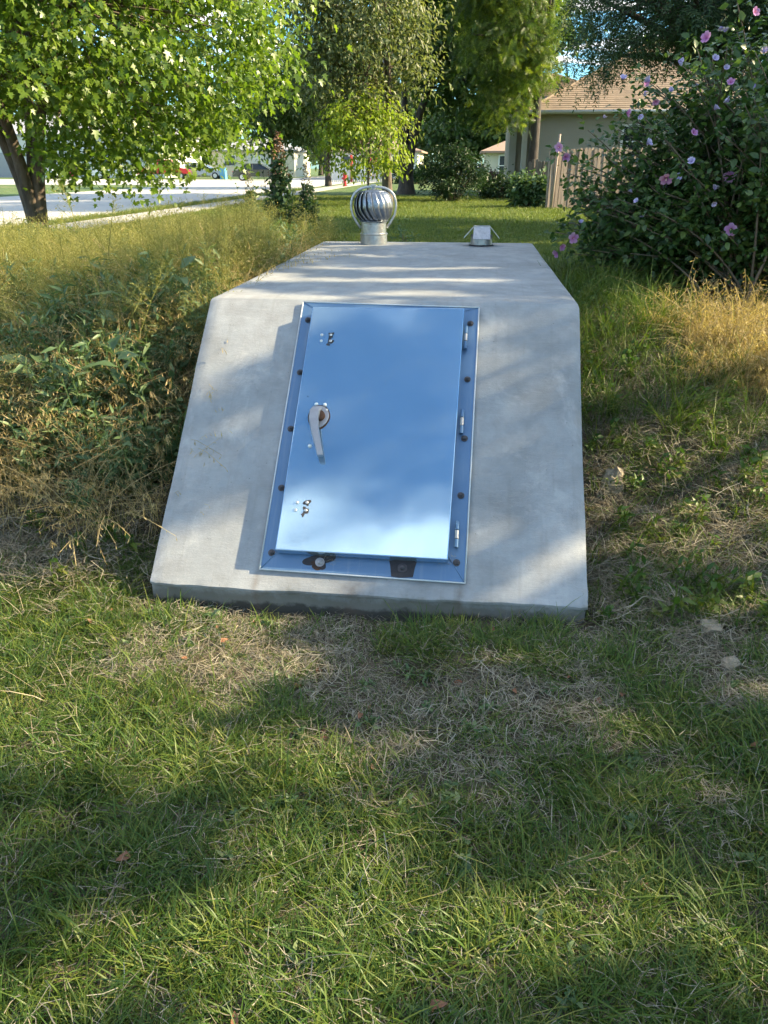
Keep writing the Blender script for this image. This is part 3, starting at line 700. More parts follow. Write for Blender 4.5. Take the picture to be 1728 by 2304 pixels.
# ------------------------------------------------------------------ hibiscus
def hibiscus():
    rs = np.random.RandomState(5); base = np.array([2.75, 3.55]); gz0 = float(gz(*base))
    root = empty('hibiscus_shrub', (base[0], base[1], gz0), 'large rose of Sharon shrub with dark leaves and pink flowers at the right edge', 'shrub')
    tips = []
    n = 560
    d = rs.normal(size=(n, 3)); d /= np.linalg.norm(d, axis=1)[:, None]
    q = rs.rand(n)**.4
    T_ = np.array([2.45, 3.75, 1.62]) + d*q[:, None]*np.array([1.32, 1.05, 1.12])
    T_ = T_[T_[:, 2] > .62]
    extra = np.array([(1.02, 3.75, 1.80), (1.08, 3.7, 1.65), (1.25, 3.8, 1.55), (1.05, 3.8, 1.22), (1.15, 3.7, 1.12), (1.3, 3.8, 1.08), (1.5, 3.6, .98), (1.25, 4.0, 1.95), (1.45, 3.6, 2.05), (1.6, 3.7, 2.25), (1.85, 3.6, 2.5), (2.1, 3.6, 2.7), (2.35, 3.7, 2.78), (1.62, 3.5, 1.25), (1.42, 3.7, 1.35), (1.3, 3.5, 1.0), (1.55, 3.4, .85)]+[(1.12+.8*rs.rand(), 3.5+.5*rs.rand(), 1.05+1.35*rs.rand()) for _ in range(95)])
    extra = np.array([e_ for i_, e_ in enumerate(extra) if i_ < 17 or e_[2] < 1.45+(e_[0]-.95)*1.3])
    keep = (T_[:, 2] < 1.15 + (T_[:, 0]-.95)*1.25) & ((T_[:, 0] > 1.75) | (T_[:, 2] > 1.0))
    T_ = np.concatenate([T_[keep], extra]) 
    br = MB(); LP = []; LV = []; LT = []
    for t in T_:
        b0 = np.array([base[0]+rs.normal()*.33, base[1]+rs.normal()*.26, 0]); b0[2] = gz(b0[0], b0[1])-.03
        mid = b0*.5+t*.5; mid[:2] = b0[:2]*.72+t[:2]*.28; mid[2] += .18
        p = bez(b0, mid, t, 12); L0 = [Vector(np.array(a)-np.array([base[0], base[1], gz0])) for a in p]
        br.tube(L0, [.011*(1-.85*k/11)+.0015 for k in range(12)], 5)
        for k in range(3, 12):
            c = np.array(p[k]); m_ = int((4 if k < 6 else 17)*(.4+1.2*rs.rand()))
            for _ in range(m_):
                a = rs.normal(size=3); a /= np.linalg.norm(a)
                rr_ = .02+.10*rs.rand()
                LP.append(c+a*rr_*np.array([1, 1, .8])); LT.append(a+np.array([0, 0, .1])); LV.append(rs.rand())
    o = br.build('branches', M['twig'], root, smooth=True); o['kind'] = 'stuff'
    P = np.array(LP)-np.array([base[0], base[1], gz0]); tip = np.array(LT); nrm = rs.normal(size=P.shape)*.5+np.array([0, -.1, .8])
    bulk('foliage', T_simple(.62, .08, .15), P, basis(nrm, tip), .056*(.5+.8*rs.rand(len(P))), M['hibiscus'], root, np.array(LV)**1.4)
    # open flowers: five petals, red eye, pistil
    def petal_mesh(open_):
        V = []; F = []; nu, nv = 5, 4
        for i in range(nu+1):
            t = i/nu
            for j in range(nv+1):
                s = (j/nv-.5)*2; w = .42*math.sin(math.pi*min(.84, t*.80+.05))**.75
                rad = t*math.cos(open_*(1-.4*t)); V.append((s*w, rad, t*math.sin(open_*(1-.4*t))+.04*math.cos(s*6+t*5)*t))
        F = [(i*(nv+1)+j, i*(nv+1)+j+1, (i+1)*(nv+1)+j+1, (i+1)*(nv+1)+j) for i in range(nu) for j in range(nv)]
        return V, F
    def petal_set(kind, mat, op):
        Vp, Fp = petal_mesh(op)
        me = bpy.data.meshes.new('petal'); me.from_pydata(Vp, [], Fp); me.update(); me.materials.append(mat)
        me.polygons.foreach_set('use_smooth', [True]*len(me.polygons))
        a = me.attributes.new('var', 'FLOAT', 'POINT'); a.data.foreach_set('value', np.clip(np.array([v[1] for v in Vp])*1.1, 0, 1).astype(np.float32)); return me
    pm_open = petal_set('open', M['petal'], R(28)); pm_fold = petal_set('fold', M['bud'], R(78)); pm_half = petal_set('half', M['petal'], R(60))
    eye = MB().lathe([(.03, 0), (.16, .06), (.03, .10)], 10); em = None
    FL = [(1500,400)]
    fl = [(1.75,3.38,1.62,2),(2.26,3.62,1.63,2),(2.22,3.25,1.29,2),(2.06,3.3,2.2,1),(1.91,3.47,2.48,1),(2.05,3.55,2.06,0),(1.03,3.86,1.83,2),(1.1,4.04,1.76,1),(1.19,3.78,1.18,2),(1.09,3.86,1.06,1),(1.11,3.84,1.11,1),(1.24,3.78,1.29,0),(1.44,3.5,2.04,1),(1.52,3.43,2.02,0),(1.58,3.72,2.25,1),(1.59,3.6,2.24,0),(1.29,3.53,2.01,0),(2.16,3.83,2.07,1),(2.44,3.75,2.02,0),(2.07,3.3,2.09,0),(2.28,3.8,2.67,1),(2.01,3.56,2.56,0),(2.07,3.67,2.54,0),(1.72,3.39,2.34,0),(1.94,3.34,2.34,0),(2.07,3.49,2.3,0),(1.71,3.45,2.17,0),(1.59,3.72,2.19,0),(1.38,3.45,2.24,0),(1.9,3.35,1.72,0),(1.88,3.35,1.9,1),(1.59,3.41,1.84,0),(1.87,3.91,1.55,0),(1.58,3.72,1.54,0),(1.58,3.42,1.46,0),(2.12,3.47,1.54,0),(2.08,3.3,1.46,0),(2.47,3.49,1.5,1),(1.91,3.65,1.63,0),(2.21,3.26,2.19,0),(2.31,3.54,2.12,0),(2.39,3.77,2.43,0),(1.68,3.7,1.37,0),(1.61,3.41,2.11,1),(1.98,3.88,2.22,0)]
    for i, (x, y, z, st) in enumerate(fl):
        P0 = np.array([x, y, z]); dv = camp-P0; dv /= np.linalg.norm(dv); P0 = P0+dv*.30
        e = bpy.data.objects.new('flower', None); COL.objects.link(e); e.parent = root
        e.location = P0-np.array([base[0], base[1], gz0]); e.empty_display_size = .02
        rnd = Vector(rs.normal(size=3))
        dd = (Vector(dv) + rnd*(.30 if st == 2 else .8)).normalized() if st else (Vector((0, 0, .5 if i % 3 else -.6)) + rnd*.7).normalized()
        e.rotation_euler = dd.to_track_quat('Z', 'Y').to_euler()
        s = (.046 if st == 2 else .040 if st == 1 else .034)*(.75+.4*rs.rand()); e.scale = (s, s, s)
        e['label'] = ('open pink flower with red eye', 'half-open pink flower', 'folded lilac flower')[2-st] if st != 1 else 'half-open pink flower'
        me = (pm_fold, pm_half, pm_open)[st]
        for k in range(5):
            pz = bpy.data.objects.new('petal', me); COL.objects.link(pz); pz.parent = e; pz.rotation_euler = (0, 0, 2*math.pi*k/5+rs.rand()*.2)
        if st == 2:
            if em is None:
                q_ = eye.build('eye', M['eye'], e, smooth=True); em = q_.data
                ps_ = MB().tube([(0, 0, 0), (0, 0, .55)], [.05, .04], 6).build('pistil', M['pistil'], e, smooth=True); pmn = ps_.data
            else:
                for nm, md in (('eye', em), ('pistil', pmn)):
                    q_ = bpy.data.objects.new(nm, md); COL.objects.link(q_); q_.parent = e
hibiscus()

# ------------------------------------------------------------------ beige house behind the fence
def house():
    X0, X1, Y0, Y1, ZE = 2.75, 13.6, 30.0, 39.5, 3.55; G = .5
    h = empty('beige_house', (X0, Y0, G), 'beige lap-sided house with a tan shingled hip roof behind the picket fence', 'house')
    def part(name, mb, mat, parent=h, kind=None, **kw):
        o = mb.build(name, mat, parent, **kw)
        if kind: o['kind'] = kind
        if parent is h: o.matrix_parent_inverse = Matrix.Translation((-X0, -Y0, -G))
        return o
    sid = simple('beige_siding', (.30, .265, .21), .75, 0, .06, 3); roofm = None
    m, nt, out = new_mat('tan_shingles')
    P = nt.nodes.new('ShaderNodeNewGeometry').outputs['Position']
    br = nt.nodes.new('ShaderNodeTexBrick'); L(nt, mapping(nt, P, (1, 0, 1)), br.inputs['Vector'])
    br.inputs['Color1'].default_value = (.27, .205, .15, 1); br.inputs['Color2'].default_value = (.17, .13, .10, 1); br.inputs['Mortar'].default_value = (.10, .07, .05, 1)
    br.inputs['Scale'].default_value = 1; br.inputs['Brick Width'].default_value = .33; br.inputs['Row Height'].default_value = .075; br.inputs['Mortar Size'].default_value = .006
    mp = nt.nodes.new('ShaderNodeCombineXYZ'); s_ = nt.nodes.new('ShaderNodeSeparateXYZ'); L(nt, P, s_.inputs[0]); L(nt, mth(nt, 'ADD', s_.outputs[0], s_.outputs[1]), mp.inputs[0]); L(nt, s_.outputs[2], mp.inputs[1]); L(nt, mp.outputs[0], br.inputs['Vector'])
    c = mix(nt, noise(nt, P, 1.5, 5, .7), br.outputs[0], mix(nt, .5, br.outputs[0], (.34, .25, .17)))
    principled(nt, out, Base_Color=c, Roughness=.95, Normal=bump(nt, noise(nt, P, 40, 3), .006)); roofm = m
    trim = simple('white_trim', (.55, .53, .49), .6, 0, .08, 3)
    b = MB(); b.box((X0, Y0+.02, G-.5), (X1, Y1, ZE)); part('wall', b, sid)
    b = MB()
    for k in range(int((ZE-G)/.112)):
        z = G+k*.112
        V = [(X0+.06, Y0-.006, z), (X1, Y0-.006, z), (X1, Y0+.016, z+.116), (X0+.06, Y0+.016, z+.116), (X0+.06, Y0+.019, z), (X1, Y0+.019, z)]
        b.add(V, [(0, 1, 2, 3), (0, 4, 5, 1)])
    part('siding', b, sid, kind='stuff')
    for x in (X0-.02,): part('corner_board', MB().box((x-.03, Y0-.03, G-.3), (x+.12, Y0+.10, ZE)), trim)
    # rear block with its own corner reaching out at the left
    part('rear_wall', MB().box((X0-.85, Y0+2.6, G-.5), (X0+3.0, Y1-1, 4.25)), sid)
    part('corner_board', MB().box((X0-.90, Y0+2.54, G-.3), (X0-.62, Y0+2.72, 4.25)), trim)
    part('porch_post', MB().box((X0-.50, Y0+.5, G-.3), (X0-.30, Y0+.7, 3.6)), trim)
    def hip(x0, x1, y0, y1, ze, zr, ov, nm):
        ym = (y0+y1)/2; hw = (y1-y0)/2+ov; xl = x0-ov+hw*.95; xr = x1+ov-hw*.95
        if xr < xl: xl = xr = (x0+x1)/2
        A = [(x0-ov, y0-ov, ze), (x1+ov, y0-ov, ze), (x1+ov, y1+ov, ze), (x0-ov, y1+ov, ze), (xl, ym, zr), (xr, ym, zr)]
        A2 = [(p[0], p[1], p[2]-.08) for p in A]
        b = MB().add(A+A2, [(0, 1, 5, 4), (1, 2, 5), (2, 3, 4, 5), (3, 0, 4), (0, 6, 7, 1), (1, 7, 8, 2), (2, 8, 9, 3), (3, 9, 6, 0), (6, 9, 8, 7)])
        r_ = part(nm, b, roofm)
        # front courses of shingles as real steps
        nC = 34; b = MB()
        def lerp(p, q, t): return [p[i]+(q[i]-p[i])*t for i in range(3)]
        for (p, q, r2, s2) in ((A[0], A[1], A[5], A[4]), (A[3], A[0], A[4], A[4])):
            pv = Vector(p); nrm = (Vector(q)-pv).cross(Vector(s2)-pv).normalized()
            for k in range(nC):
                t0, t1 = k/nC, (k+1.15)/nC
                if t1 > 1: t1 = 1
                a0, a1 = lerp(p, s2, t0), lerp(q, r2, t0); c0, c1 = lerp(p, s2, t1), lerp(q, r2, t1)
                a0_, a1_ = Vector(a0)+nrm*.022, Vector(a1)+nrm*.022; c0_, c1_ = Vector(c0)+nrm*.006, Vector(c1)+nrm*.006
                b.add([a0_, a1_, c1_, c0_, Vector(a0)+nrm*.003, Vector(a1)+nrm*.003], [(0, 1, 2, 3), (4, 5, 1, 0)])
        o = b.build('shingle_courses', roofm, r_); o['kind'] = 'stuff'
        cap = MB(); cap.tube([Vector(A[0])+Vector((0, 0, .04)), Vector(A[4])+Vector((0, 0, .04))], .05, 6); cap.tube([Vector(A[4])+Vector((0, 0, .04)), Vector(A[5])+Vector((0, 0, .04))], .05, 6)
        cap.build('ridge_cap', roofm, r_)
        return A
    hip(X0, X1, Y0, Y1, ZE+.05, 6.25, .42, 'roof')
    part('fascia', MB().box((X0-.42, Y0-.45, ZE-.07), (X1+.42, Y0-.425, ZE+.06)), trim)
    part('soffit', MB().box((X0-.42, Y0-.42, ZE-.06), (X1+.42, Y0, ZE-.03)), trim)
    part('gutter', MB().tube([(X0-.42, Y0-.50, ZE+.0), (X1+.42, Y0-.50, ZE+.0)], .05, 8), trim, smooth=True)
    hip(X0-.85, X0+3.0, Y0+2.6, Y1-1, 4.25, 5.35, .40, 'roof')
    part('fascia', MB().box((X0-1.25, Y0+2.17, 4.10), (X0+3.4, Y0+2.195, 4.24)), trim)
    # window
    x0, x1, z0, z1 = 6.0, 6.85, 2.05, 3.05
    w = part('window', MB().box((x0, Y0-.02, z0), (x1, Y0+.01, z1)), simple('window_dark', (.012, .014, .016), .1))
    for k in range(2):
        zc = z0+(z1-z0)*k/2
        MB().box((x0+.05, Y0-.026, zc+.04), (x1-.05, Y0-.0215, zc+(z1-z0)/2-.03)).build('pane', simple('pane_glass', (.02, .025, .03), .05, 0, .05), w)
    f = MB(); f.box((x0-.09, Y0-.05, z0-.09), (x0, Y0, z1+.09)); f.box((x1, Y0-.05, z0-.09), (x1+.09, Y0, z1+.09)); f.box((x0, Y0-.05, z1), (x1, Y0, z1+.09)); f.box((x0, Y0-.05, (z0+z1)/2-.025), (x1, Y0-.024, (z0+z1)/2+.025))
    f.build('window_frame', trim, w); MB().box((x0-.10, Y0-.08, z0-.09), (x1+.10, Y0-.001, z0-.002)).build('window_sill', trim, w)
    MB_ = part('outdoor_tap', MB().lathe([(.03, 0), (.03, .12)], 10, (3.55, Y0-.06, 1.45)), M['bolt'])
house()

# ------------------------------------------------------------------ picket fence
def fence(name, label, p0, p1, n, hgt, mat, lean0=0.0):
    p0 = Vector(p0); p1 = Vector(p1); d = (p1-p0); Ln = d.length; a = math.atan2(d.y, d.x)
    root = empty(name, p0, label, 'fence'); root.rotation_euler = (0, 0, a)
    w = Ln/n
    me = []
    for v in range(5):
        rr = random.Random(v); ww = w*(.90+.05*rr.random()); t = .018
        Vp = [(-ww/2, 0), (ww/2, 0), (ww/2, hgt-.05), (ww/2-.022, hgt), (-ww/2+.022, hgt), (-ww/2, hgt-.05)]
        b = MB(); b.add([(x, 0, z) for x, z in Vp]+[(x, t, z) for x, z in Vp], [(0, 1, 2, 3, 4, 5), (11, 10, 9, 8, 7, 6)]+[(i, i+6, (i+1) % 6+6, (i+1) % 6) for i in range(6)])
        m_ = bpy.data.meshes.new('picket'); m_.from_pydata(b.v, [], b.f); m_.update(); m_.materials.append(mat); me.append(m_)
    for k in range(n):
        o = bpy.data.objects.new('picket', me[random.randrange(5)]); COL.objects.link(o); o.parent = root
        o.location = (w*(k+.5), random.uniform(-.008, .004), random.uniform(-.05, .03))
        o.rotation_euler = (random.uniform(-.012, .012), random.gauss(0, .010)+(lean0 if k < 9 else 0), random.uniform(-.05, .05))
    for z in (.35, hgt*.55, hgt-.3): MB().box((0, .025, z), (Ln, .06, z+.085)).build('rail', mat, root)
    for k in range(int(Ln/2.3)+1): MB().box((k*2.3, .065, 0), (k*2.3+.09, .15, hgt-.08)).build('fence_post', mat, root)
    return root
def wood(name, a, b):
    m, nt, out = new_mat(name)
    tc = nt.nodes.new('ShaderNodeTexCoord').outputs['Object']; oi = nt.nodes.new('ShaderNodeObjectInfo')
    g_ = noise(nt, mapping(nt, tc, (22, 22, 1.5)), 3, 6, .65, .5)
    c = ramp(nt, g_, [(.3, a), (.7, b)])
    f = mth(nt, 'ADD', mth(nt, 'MULTIPLY', oi.outputs['Random'], .55), .72)
    cc = nt.nodes.new('ShaderNodeVectorMath'); cc.operation = 'SCALE'; L(nt, c, cc.inputs[0]); L(nt, f, cc.inputs['Scale'])
    principled(nt, out, Base_Color=cc.outputs[0], Roughness=.9, Normal=bump(nt, g_, .004)); return m
M['wood'] = wood('weathered_pickets', (.19, .145, .12), (.36, .29, .24)); M['wood_grey'] = wood('grey_pickets', (.15, .12, .10), (.27, .22, .19))
fence('picket_fence', 'weathered tan dog-ear picket fence, sunlit, behind the hibiscus', (2.52, 20.7, .55), (8.2, 22.6, .55), 60, 1.62, M['wood'], .02)
fence('picket_fence', 'greyer shaded picket fence section set back left of the sunlit fence, by the walnut trunk', (2.30, 26.3, .55), (3.9, 25.6, .55), 16, 1.35, M['wood_grey'])
e = empty('fence_pole', (2.62, 20.62, .5), 'tall leaning pale stake at the left end of the picket fence', 'post')
MB().tube([(0, 0, 0), (.08, 0, 2.0)], [.035, .03], 8).build('pole', M['wood'], e, smooth=True)

# ------------------------------------------------------------------ far things
def small_house(name, label, x0, x1, y0, y1, ze, zr, wm, rm, wins=(), doors=(), ov=.4, base=.4):
    h = empty(name, (x0, y0, base), label, 'house')
    def part(nm, mb, mat, parent=h, **kw):
        o = mb.build(nm, mat, parent, **kw)
        if parent is h: o.matrix_parent_inverse = Matrix.Translation((-x0, -y0, -base))
        return o
    part('wall', MB().box((x0, y0, base), (x1, y1, ze)), wm)
    ym = (y0+y1)/2; hw = min((y1-y0)/2, (x1-x0)/2)
    A = [(x0-ov, y0-ov, ze), (x1+ov, y0-ov, ze), (x1+ov, y1+ov, ze), (x0-ov, y1+ov, ze), (x0+hw, ym, zr), (x1-hw+.01, ym, zr)]; A2 = [(p[0], p[1], p[2]-.15) for p in A]
    part('roof', MB().add(A+A2, [(0, 1, 5, 4), (1, 2, 5), (2, 3, 4, 5), (3, 0, 4), (0, 6, 7, 1), (1, 7, 8, 2), (2, 8, 9, 3), (3, 9, 6, 0), (6, 9, 8, 7)]), rm)
    gl = simple('far_glass', (.05, .06, .07), .15); tr = simple('far_trim', (.7, .7, .68), .6)
    for wx, wz, ww, wh in wins:
        w = part('window', MB().box((wx, y0-.05, wz), (wx+ww, y0-.01, wz+wh)), gl)
        f = MB(); f.box((wx-.1, y0-.09, wz-.1), (wx, y0-.005, wz+wh+.1)); f.box((wx+ww, y0-.09, wz-.1), (wx+ww+.1, y0-.005, wz+wh+.1)); f.box((wx, y0-.09, wz+wh), (wx+ww, y0-.005, wz+wh+.1)); f.box((wx, y0-.09, wz-.1), (wx+ww, y0-.005, wz)); f.box((wx, y0-.08, wz+wh/2-.03), (wx+ww, y0-.055, wz+wh/2+.03))
        f.build('window_frame', tr, w)
    for dx, dw, dh, dm in doors: part('door', MB().box((dx, y0-.06, base), (dx+dw, y0-.01, base+dh)), dm)
white = simple('white_siding', (.62, .61, .57), .7, 0, .06, 1); cream = simple('cream_wall', (.60, .55, .44), .7, 0, .06, 1)
froof = simple('far_tan_roof', (.30, .21, .16), .9, 0, .12, 2); groof = simple('far_grey_roof', (.33, .33, .34), .8, 0, .12, 1)
redp = simple('red_paint', (.50, .03, .04), .5, 0, .15, 4)
small_house('small_house', 'small white house with a pinkish roof and one window, far behind the beige house corner', 1.3, 9, 60, 68, 2.75, 4.4, cream, froof, ((2.35, 1.1, .85, 1.3),), base=.4)
small_house('white_building', 'long white building across the side road behind the parked white car', -66, -36, 92, 106, 5.2, 7.6, white, groof, ((-62, 2, 2, 1.6), (-52, 2, 2, 1.6), (-44, 2, 2, 1.6)), ((-57, 3, 2.8, groof), (-48, 1.1, 2.2, redp)))
small_house('white_building', 'pale shed with a roller door across the road near the red pickup', -33, -22, 100, 110, 3.6, 5.2, cream, groof, ((-31, 1.8, 1.4, 1.1),), ((-28, 3, 2.6, white),))
small_house('small_house', 'low whitish house beyond the road, seen past the young yellow-green tree', -13.5, -5, 78, 88, 3.1, 4.6, white, froof, ((-12.3, 1.4, 1.2, 1.2), (-7.5, 1.4, 1.2, 1.2)), ((-9.8, 1.0, 2.1, redp),))
# white paling fence with red post
e = empty('paling_fence', (-10.5, 60, .5), 'pale paling fence with red posts across the road, above the red hydrant', 'fence')
pm = MB().box((-.05, 0, 0), (.05, .02, 1.5)).build('paling', white, e)
for k in range(28):
    o = pm.copy() if k else pm
    if k: COL.objects.link(o); o.parent = e
    o.location = (k*.15, 0, .1)
for z in (.4, 1.2): MB().box((0, .021, z), (4.2, .06, z+.09)).build('rail', white, e)
for x in (1.65, 4.2): MB().tube([(x, -.05, 0), (x, -.05, 2.0)], .09, 8).build('fence_post', redp, e)
e = empty('fire_hydrant', (-7.2, 46, .6), 'red fire hydrant on the roadside grass, seen left of the turbine vent', 'hydrant')
MB().lathe([(.14, 0), (.14, .06), (.10, .08), (.10, .55), (.13, .58), (.13, .63), (.09, .75), (.03, .80), (.03, .86)], 16).build('barrel', redp, e, smooth=True, auto=40)
for s in (-1, 1): MB().tube([(s*.08, 0, .45), (s*.19, 0, .45)], .055, 10).build('outlet', redp, e, smooth=True, auto=40)
e = empty('utility_pole', (-3.02, 29.6, .6), 'grey wooden utility pole behind the turbine vent, left of the forked trunk', 'pole')
MB().tube([(0, 0, -.2), (.02, 0, 9.5)], [.16, .11], 12).build('pole', simple('grey_pole', (.19, .17, .15), .9, 0, .3, 6), e, smooth=True)
MB().box((-1.2, -.16, 8.7), (1.2, -.06, 8.82)).build('crossarm', M['wood_grey'], e)
e = empty('waste_bin', (-25.3, 80.5, .5), 'light blue wheeled bin across the road right of the red pickup', 'bin')
MB().prism([(-.28, -.3), (.28, -.3), (.32, .3), (-.32, .3)], 1.0).build('tub', simple('blue_plastic', (.12, .36, .58), .5), e)
MB().box((-.34, -.34, 1.003), (.34, .34, 1.07)).build('lid', simple('blue_lid', (.10, .32, .55), .5), e)

def car(name, label, loc, rz, paint, kind='sedan'):
    e = empty(name, loc, label, 'car' if kind != 'pickup' else 'pickup truck', rz=rz)
    pm_ = simple(name+'_paint', paint, .25, .1, .03, 2); gl = simple('car_glass', (.02, .025, .03), .05); ty = simple('tyre', (.02, .02, .02), .9); rim = simple('wheel_rim', (.5, .5, .5), .3, .8)
    Ln, Wd = (4.6, 1.78) if kind == 'sedan' else (5.4, 1.9)
    if kind == 'sedan':
        low = [(-2.3, .35), (-2.28, .75), (-2.1, .88), (-1.2, .95), (1.1, .95), (2.0, .82), (2.28, .68), (2.3, .35)]
        cab = [(-1.75, .93), (-1.15, 1.40), (.25, 1.42), (1.15, .93)]
    else:
        low = [(-2.7, .5), (-2.7, 1.08), (-.5, 1.08), (-.45, 1.12), (1.2, 1.12), (2.4, 1.0), (2.65, .85), (2.7, .5)]
        cab = [(-.55, 1.10), (-.45, 1.78), (.75, 1.80), (1.35, 1.10)]
    def slab(poly, ws, k):
        V = []; n = len(poly)
        cx = sum(p[0] for p in poly)/n; cz = sum(p[1] for p in poly)/n
        for y, s in ws: V += [(cx+(x-cx)*s, y, cz+(z-cz)*s) for x, z in poly]
        F = [tuple(range(n)), tuple(range((len(ws)-1)*n, len(ws)*n))[::-1]]
        for j in range(len(ws)-1): F += [(j*n+i, (j+1)*n+i, (j+1)*n+(i+1) % n, j*n+(i+1) % n) for i in range(n)]
        return MB().add(V, F)
    h = Wd/2
    slab(low, [(-h, .97), (-h+.06, 1), (h-.06, 1), (h, .97)], 0).build('body', pm_, e, smooth=True, auto=35)
    V = []
    for y, dz in ((-h+.08, 0), (-h+.2, 1), (h-.2, 1), (h-.08, 0)): pass
    n = len(cab); Vc = [(x, (-h+(.08 if z < 1.2 else .24)), z) for x, z in cab]+[(x, (h-(.08 if z < 1.2 else .24)), z) for x, z in cab]
    MB().add(Vc, [tuple(range(n)), tuple(range(n, 2*n))[::-1]]+[(i, i+n, (i+1) % n+n, (i+1) % n) for i in range(n)]).build('windows', gl, e)
    c1, c2 = cab[1], cab[2]
    MB().box((c1[0]-.03, -h+.23, c1[1]-.01), (c2[0]+.03, h-.23, c2[1]+.035)).build('roof', pm_, e, bevel=.02)
    pl = MB()
    for s in (-1, 1):
        for (a, b_) in ((cab[0], cab[1]), (cab[2], cab[3]), (((c1[0]+c2[0])/2, .93), ((c1[0]+c2[0])/2, c1[1]))):
            pl.tube([(a[0], s*(h-(.08 if a[1] < 1.2 else .23)), a[1]), (b_[0], s*(h-(.08 if b_[1] < 1.2 else .23)), b_[1])], .035, 6)
    pl.build('pillars', pm_, e)
    for x in ((-1.42, 1.40) if kind == 'sedan' else (-1.75, 1.75)):
        for s in (-1, 1):
            w = MB().tube([(x, s*(h-.20), .33), (x, s*(h+.01), .33)], .33, 20).build('wheel', ty, e, smooth=True, auto=40)
            MB().tube([(x, s*(h), .33), (x, s*(h+.02), .33)], .21, 14).build('rim', rim, w)
    for s in (-1, 1):
        MB().box((Ln/2-.06, s*.55-.18, .62), (Ln/2+.005, s*.55+.18, .74)).build('headlight', rim, e)
        MB().box((-Ln/2-.005, s*.6-.16, .68), (-Ln/2+.05, s*.6+.16, .82)).build('tail_light', redp, e)
    return e
car('parked_car', 'white sedan parked across the road, seen under the maple branches', (-37.3, 81.5, .49), 0.03, (.75, .75, .74))
car('parked_car', 'white sedan partly hidden behind the maple stems at the far left', (-46.5, 83, .49), 0.0, (.68, .70, .72))
car('pickup_truck', 'red pickup parked across the road right of the white cars', (-31.6, 80.5, .49), R(12), (.48, .02, .025), 'pickup')
car('parked_car', 'silver car beside the red pickup', (-27.9, 82.0, .49), R(5), (.42, .44, .46))
car('parked_car', 'dark olive car parked by the roadside behind the tall dark weeds', (-19.3, 72, .49), R(8), (.05, .055, .04))
car('parked_car', 'blue-grey car far behind the forked trunk', (1.2, 76, .5), R(5), (.25, .30, .36))

# ------------------------------------------------------------------ grass and weeds (instanced)
def blades(n, r, h0, h1, w, lean, curl, seed, segs=3, spread=1.0):
    rs = np.random.RandomState(seed); V = []; F4 = []; F3 = []; var = []
    for _ in range(n):
        a = rs.rand()*6.283; q = r*math.sqrt(rs.rand()); b0 = np.array([q*math.cos(a), q*math.sin(a), -.006])
        d_a = a + rs.normal()*1.0; d = np.array([math.cos(d_a), math.sin(d_a), 0]); h = rs.uniform(h0, h1); le = lean*rs.uniform(.2, 1.2); cu = curl*rs.uniform(.2, 1.4)
        wa = d_a + math.pi/2 + rs.normal()*.5; wd = np.array([math.cos(wa), math.sin(wa), 0]); ww = w*rs.uniform(.6, 1.3); v = rs.rand()
        b = len(V)
        for i in range(segs+1):
            t = i/segs; p = b0 + d*(le*h*t + cu*h*t*t) + np.array([0, 0, h*(t - .45*cu*t*t)])
            if i < segs: V += [p-wd*ww*.5*(1-t*.55), p+wd*ww*.5*(1-t*.55)]; var += [v*.9, v*.9]
            else: V.append(p); var.append(min(1, v+.15))
        for i in range(segs-1): F4.append((b+2*i, b+2*i+1, b+2*i+3, b+2*i+2))
        F3.append((b+2*segs-2, b+2*segs-1, b+2*segs))
    return np.array(V), [np.array(F4), np.array(F3)], np.array(var)
def straws(n, r, l0, l1, w, seed, lift=.03):
    rs = np.random.RandomState(seed); V = []; F4 = []; var = []
    for _ in range(n):
        a = rs.rand()*6.283; q = r*math.sqrt(rs.rand()); c = np.array([q*math.cos(a), q*math.sin(a), rs.rand()*lift]); t = rs.rand()*6.283; l = rs.uniform(l0, l1)
        d = np.array([math.cos(t), math.sin(t), rs.normal()*.22]); s = np.array([-d[1], d[0], rs.normal()*.4]); s /= np.linalg.norm(s); b = len(V); v = rs.rand(); bend = rs.normal()*.15*l
        V += [c-d*l/2-s*w/2, c-d*l/2+s*w/2, c+s*(w/2+bend), c+s*(-w/2+bend), c+d*l/2+s*w*.3, c+d*l/2-s*w*.3]; var += [v]*6
        F4 += [(b, b+1, b+2, b+3), (b+3, b+2, b+4, b+5)]
    return np.array(V), [np.array(F4)], np.array(var)
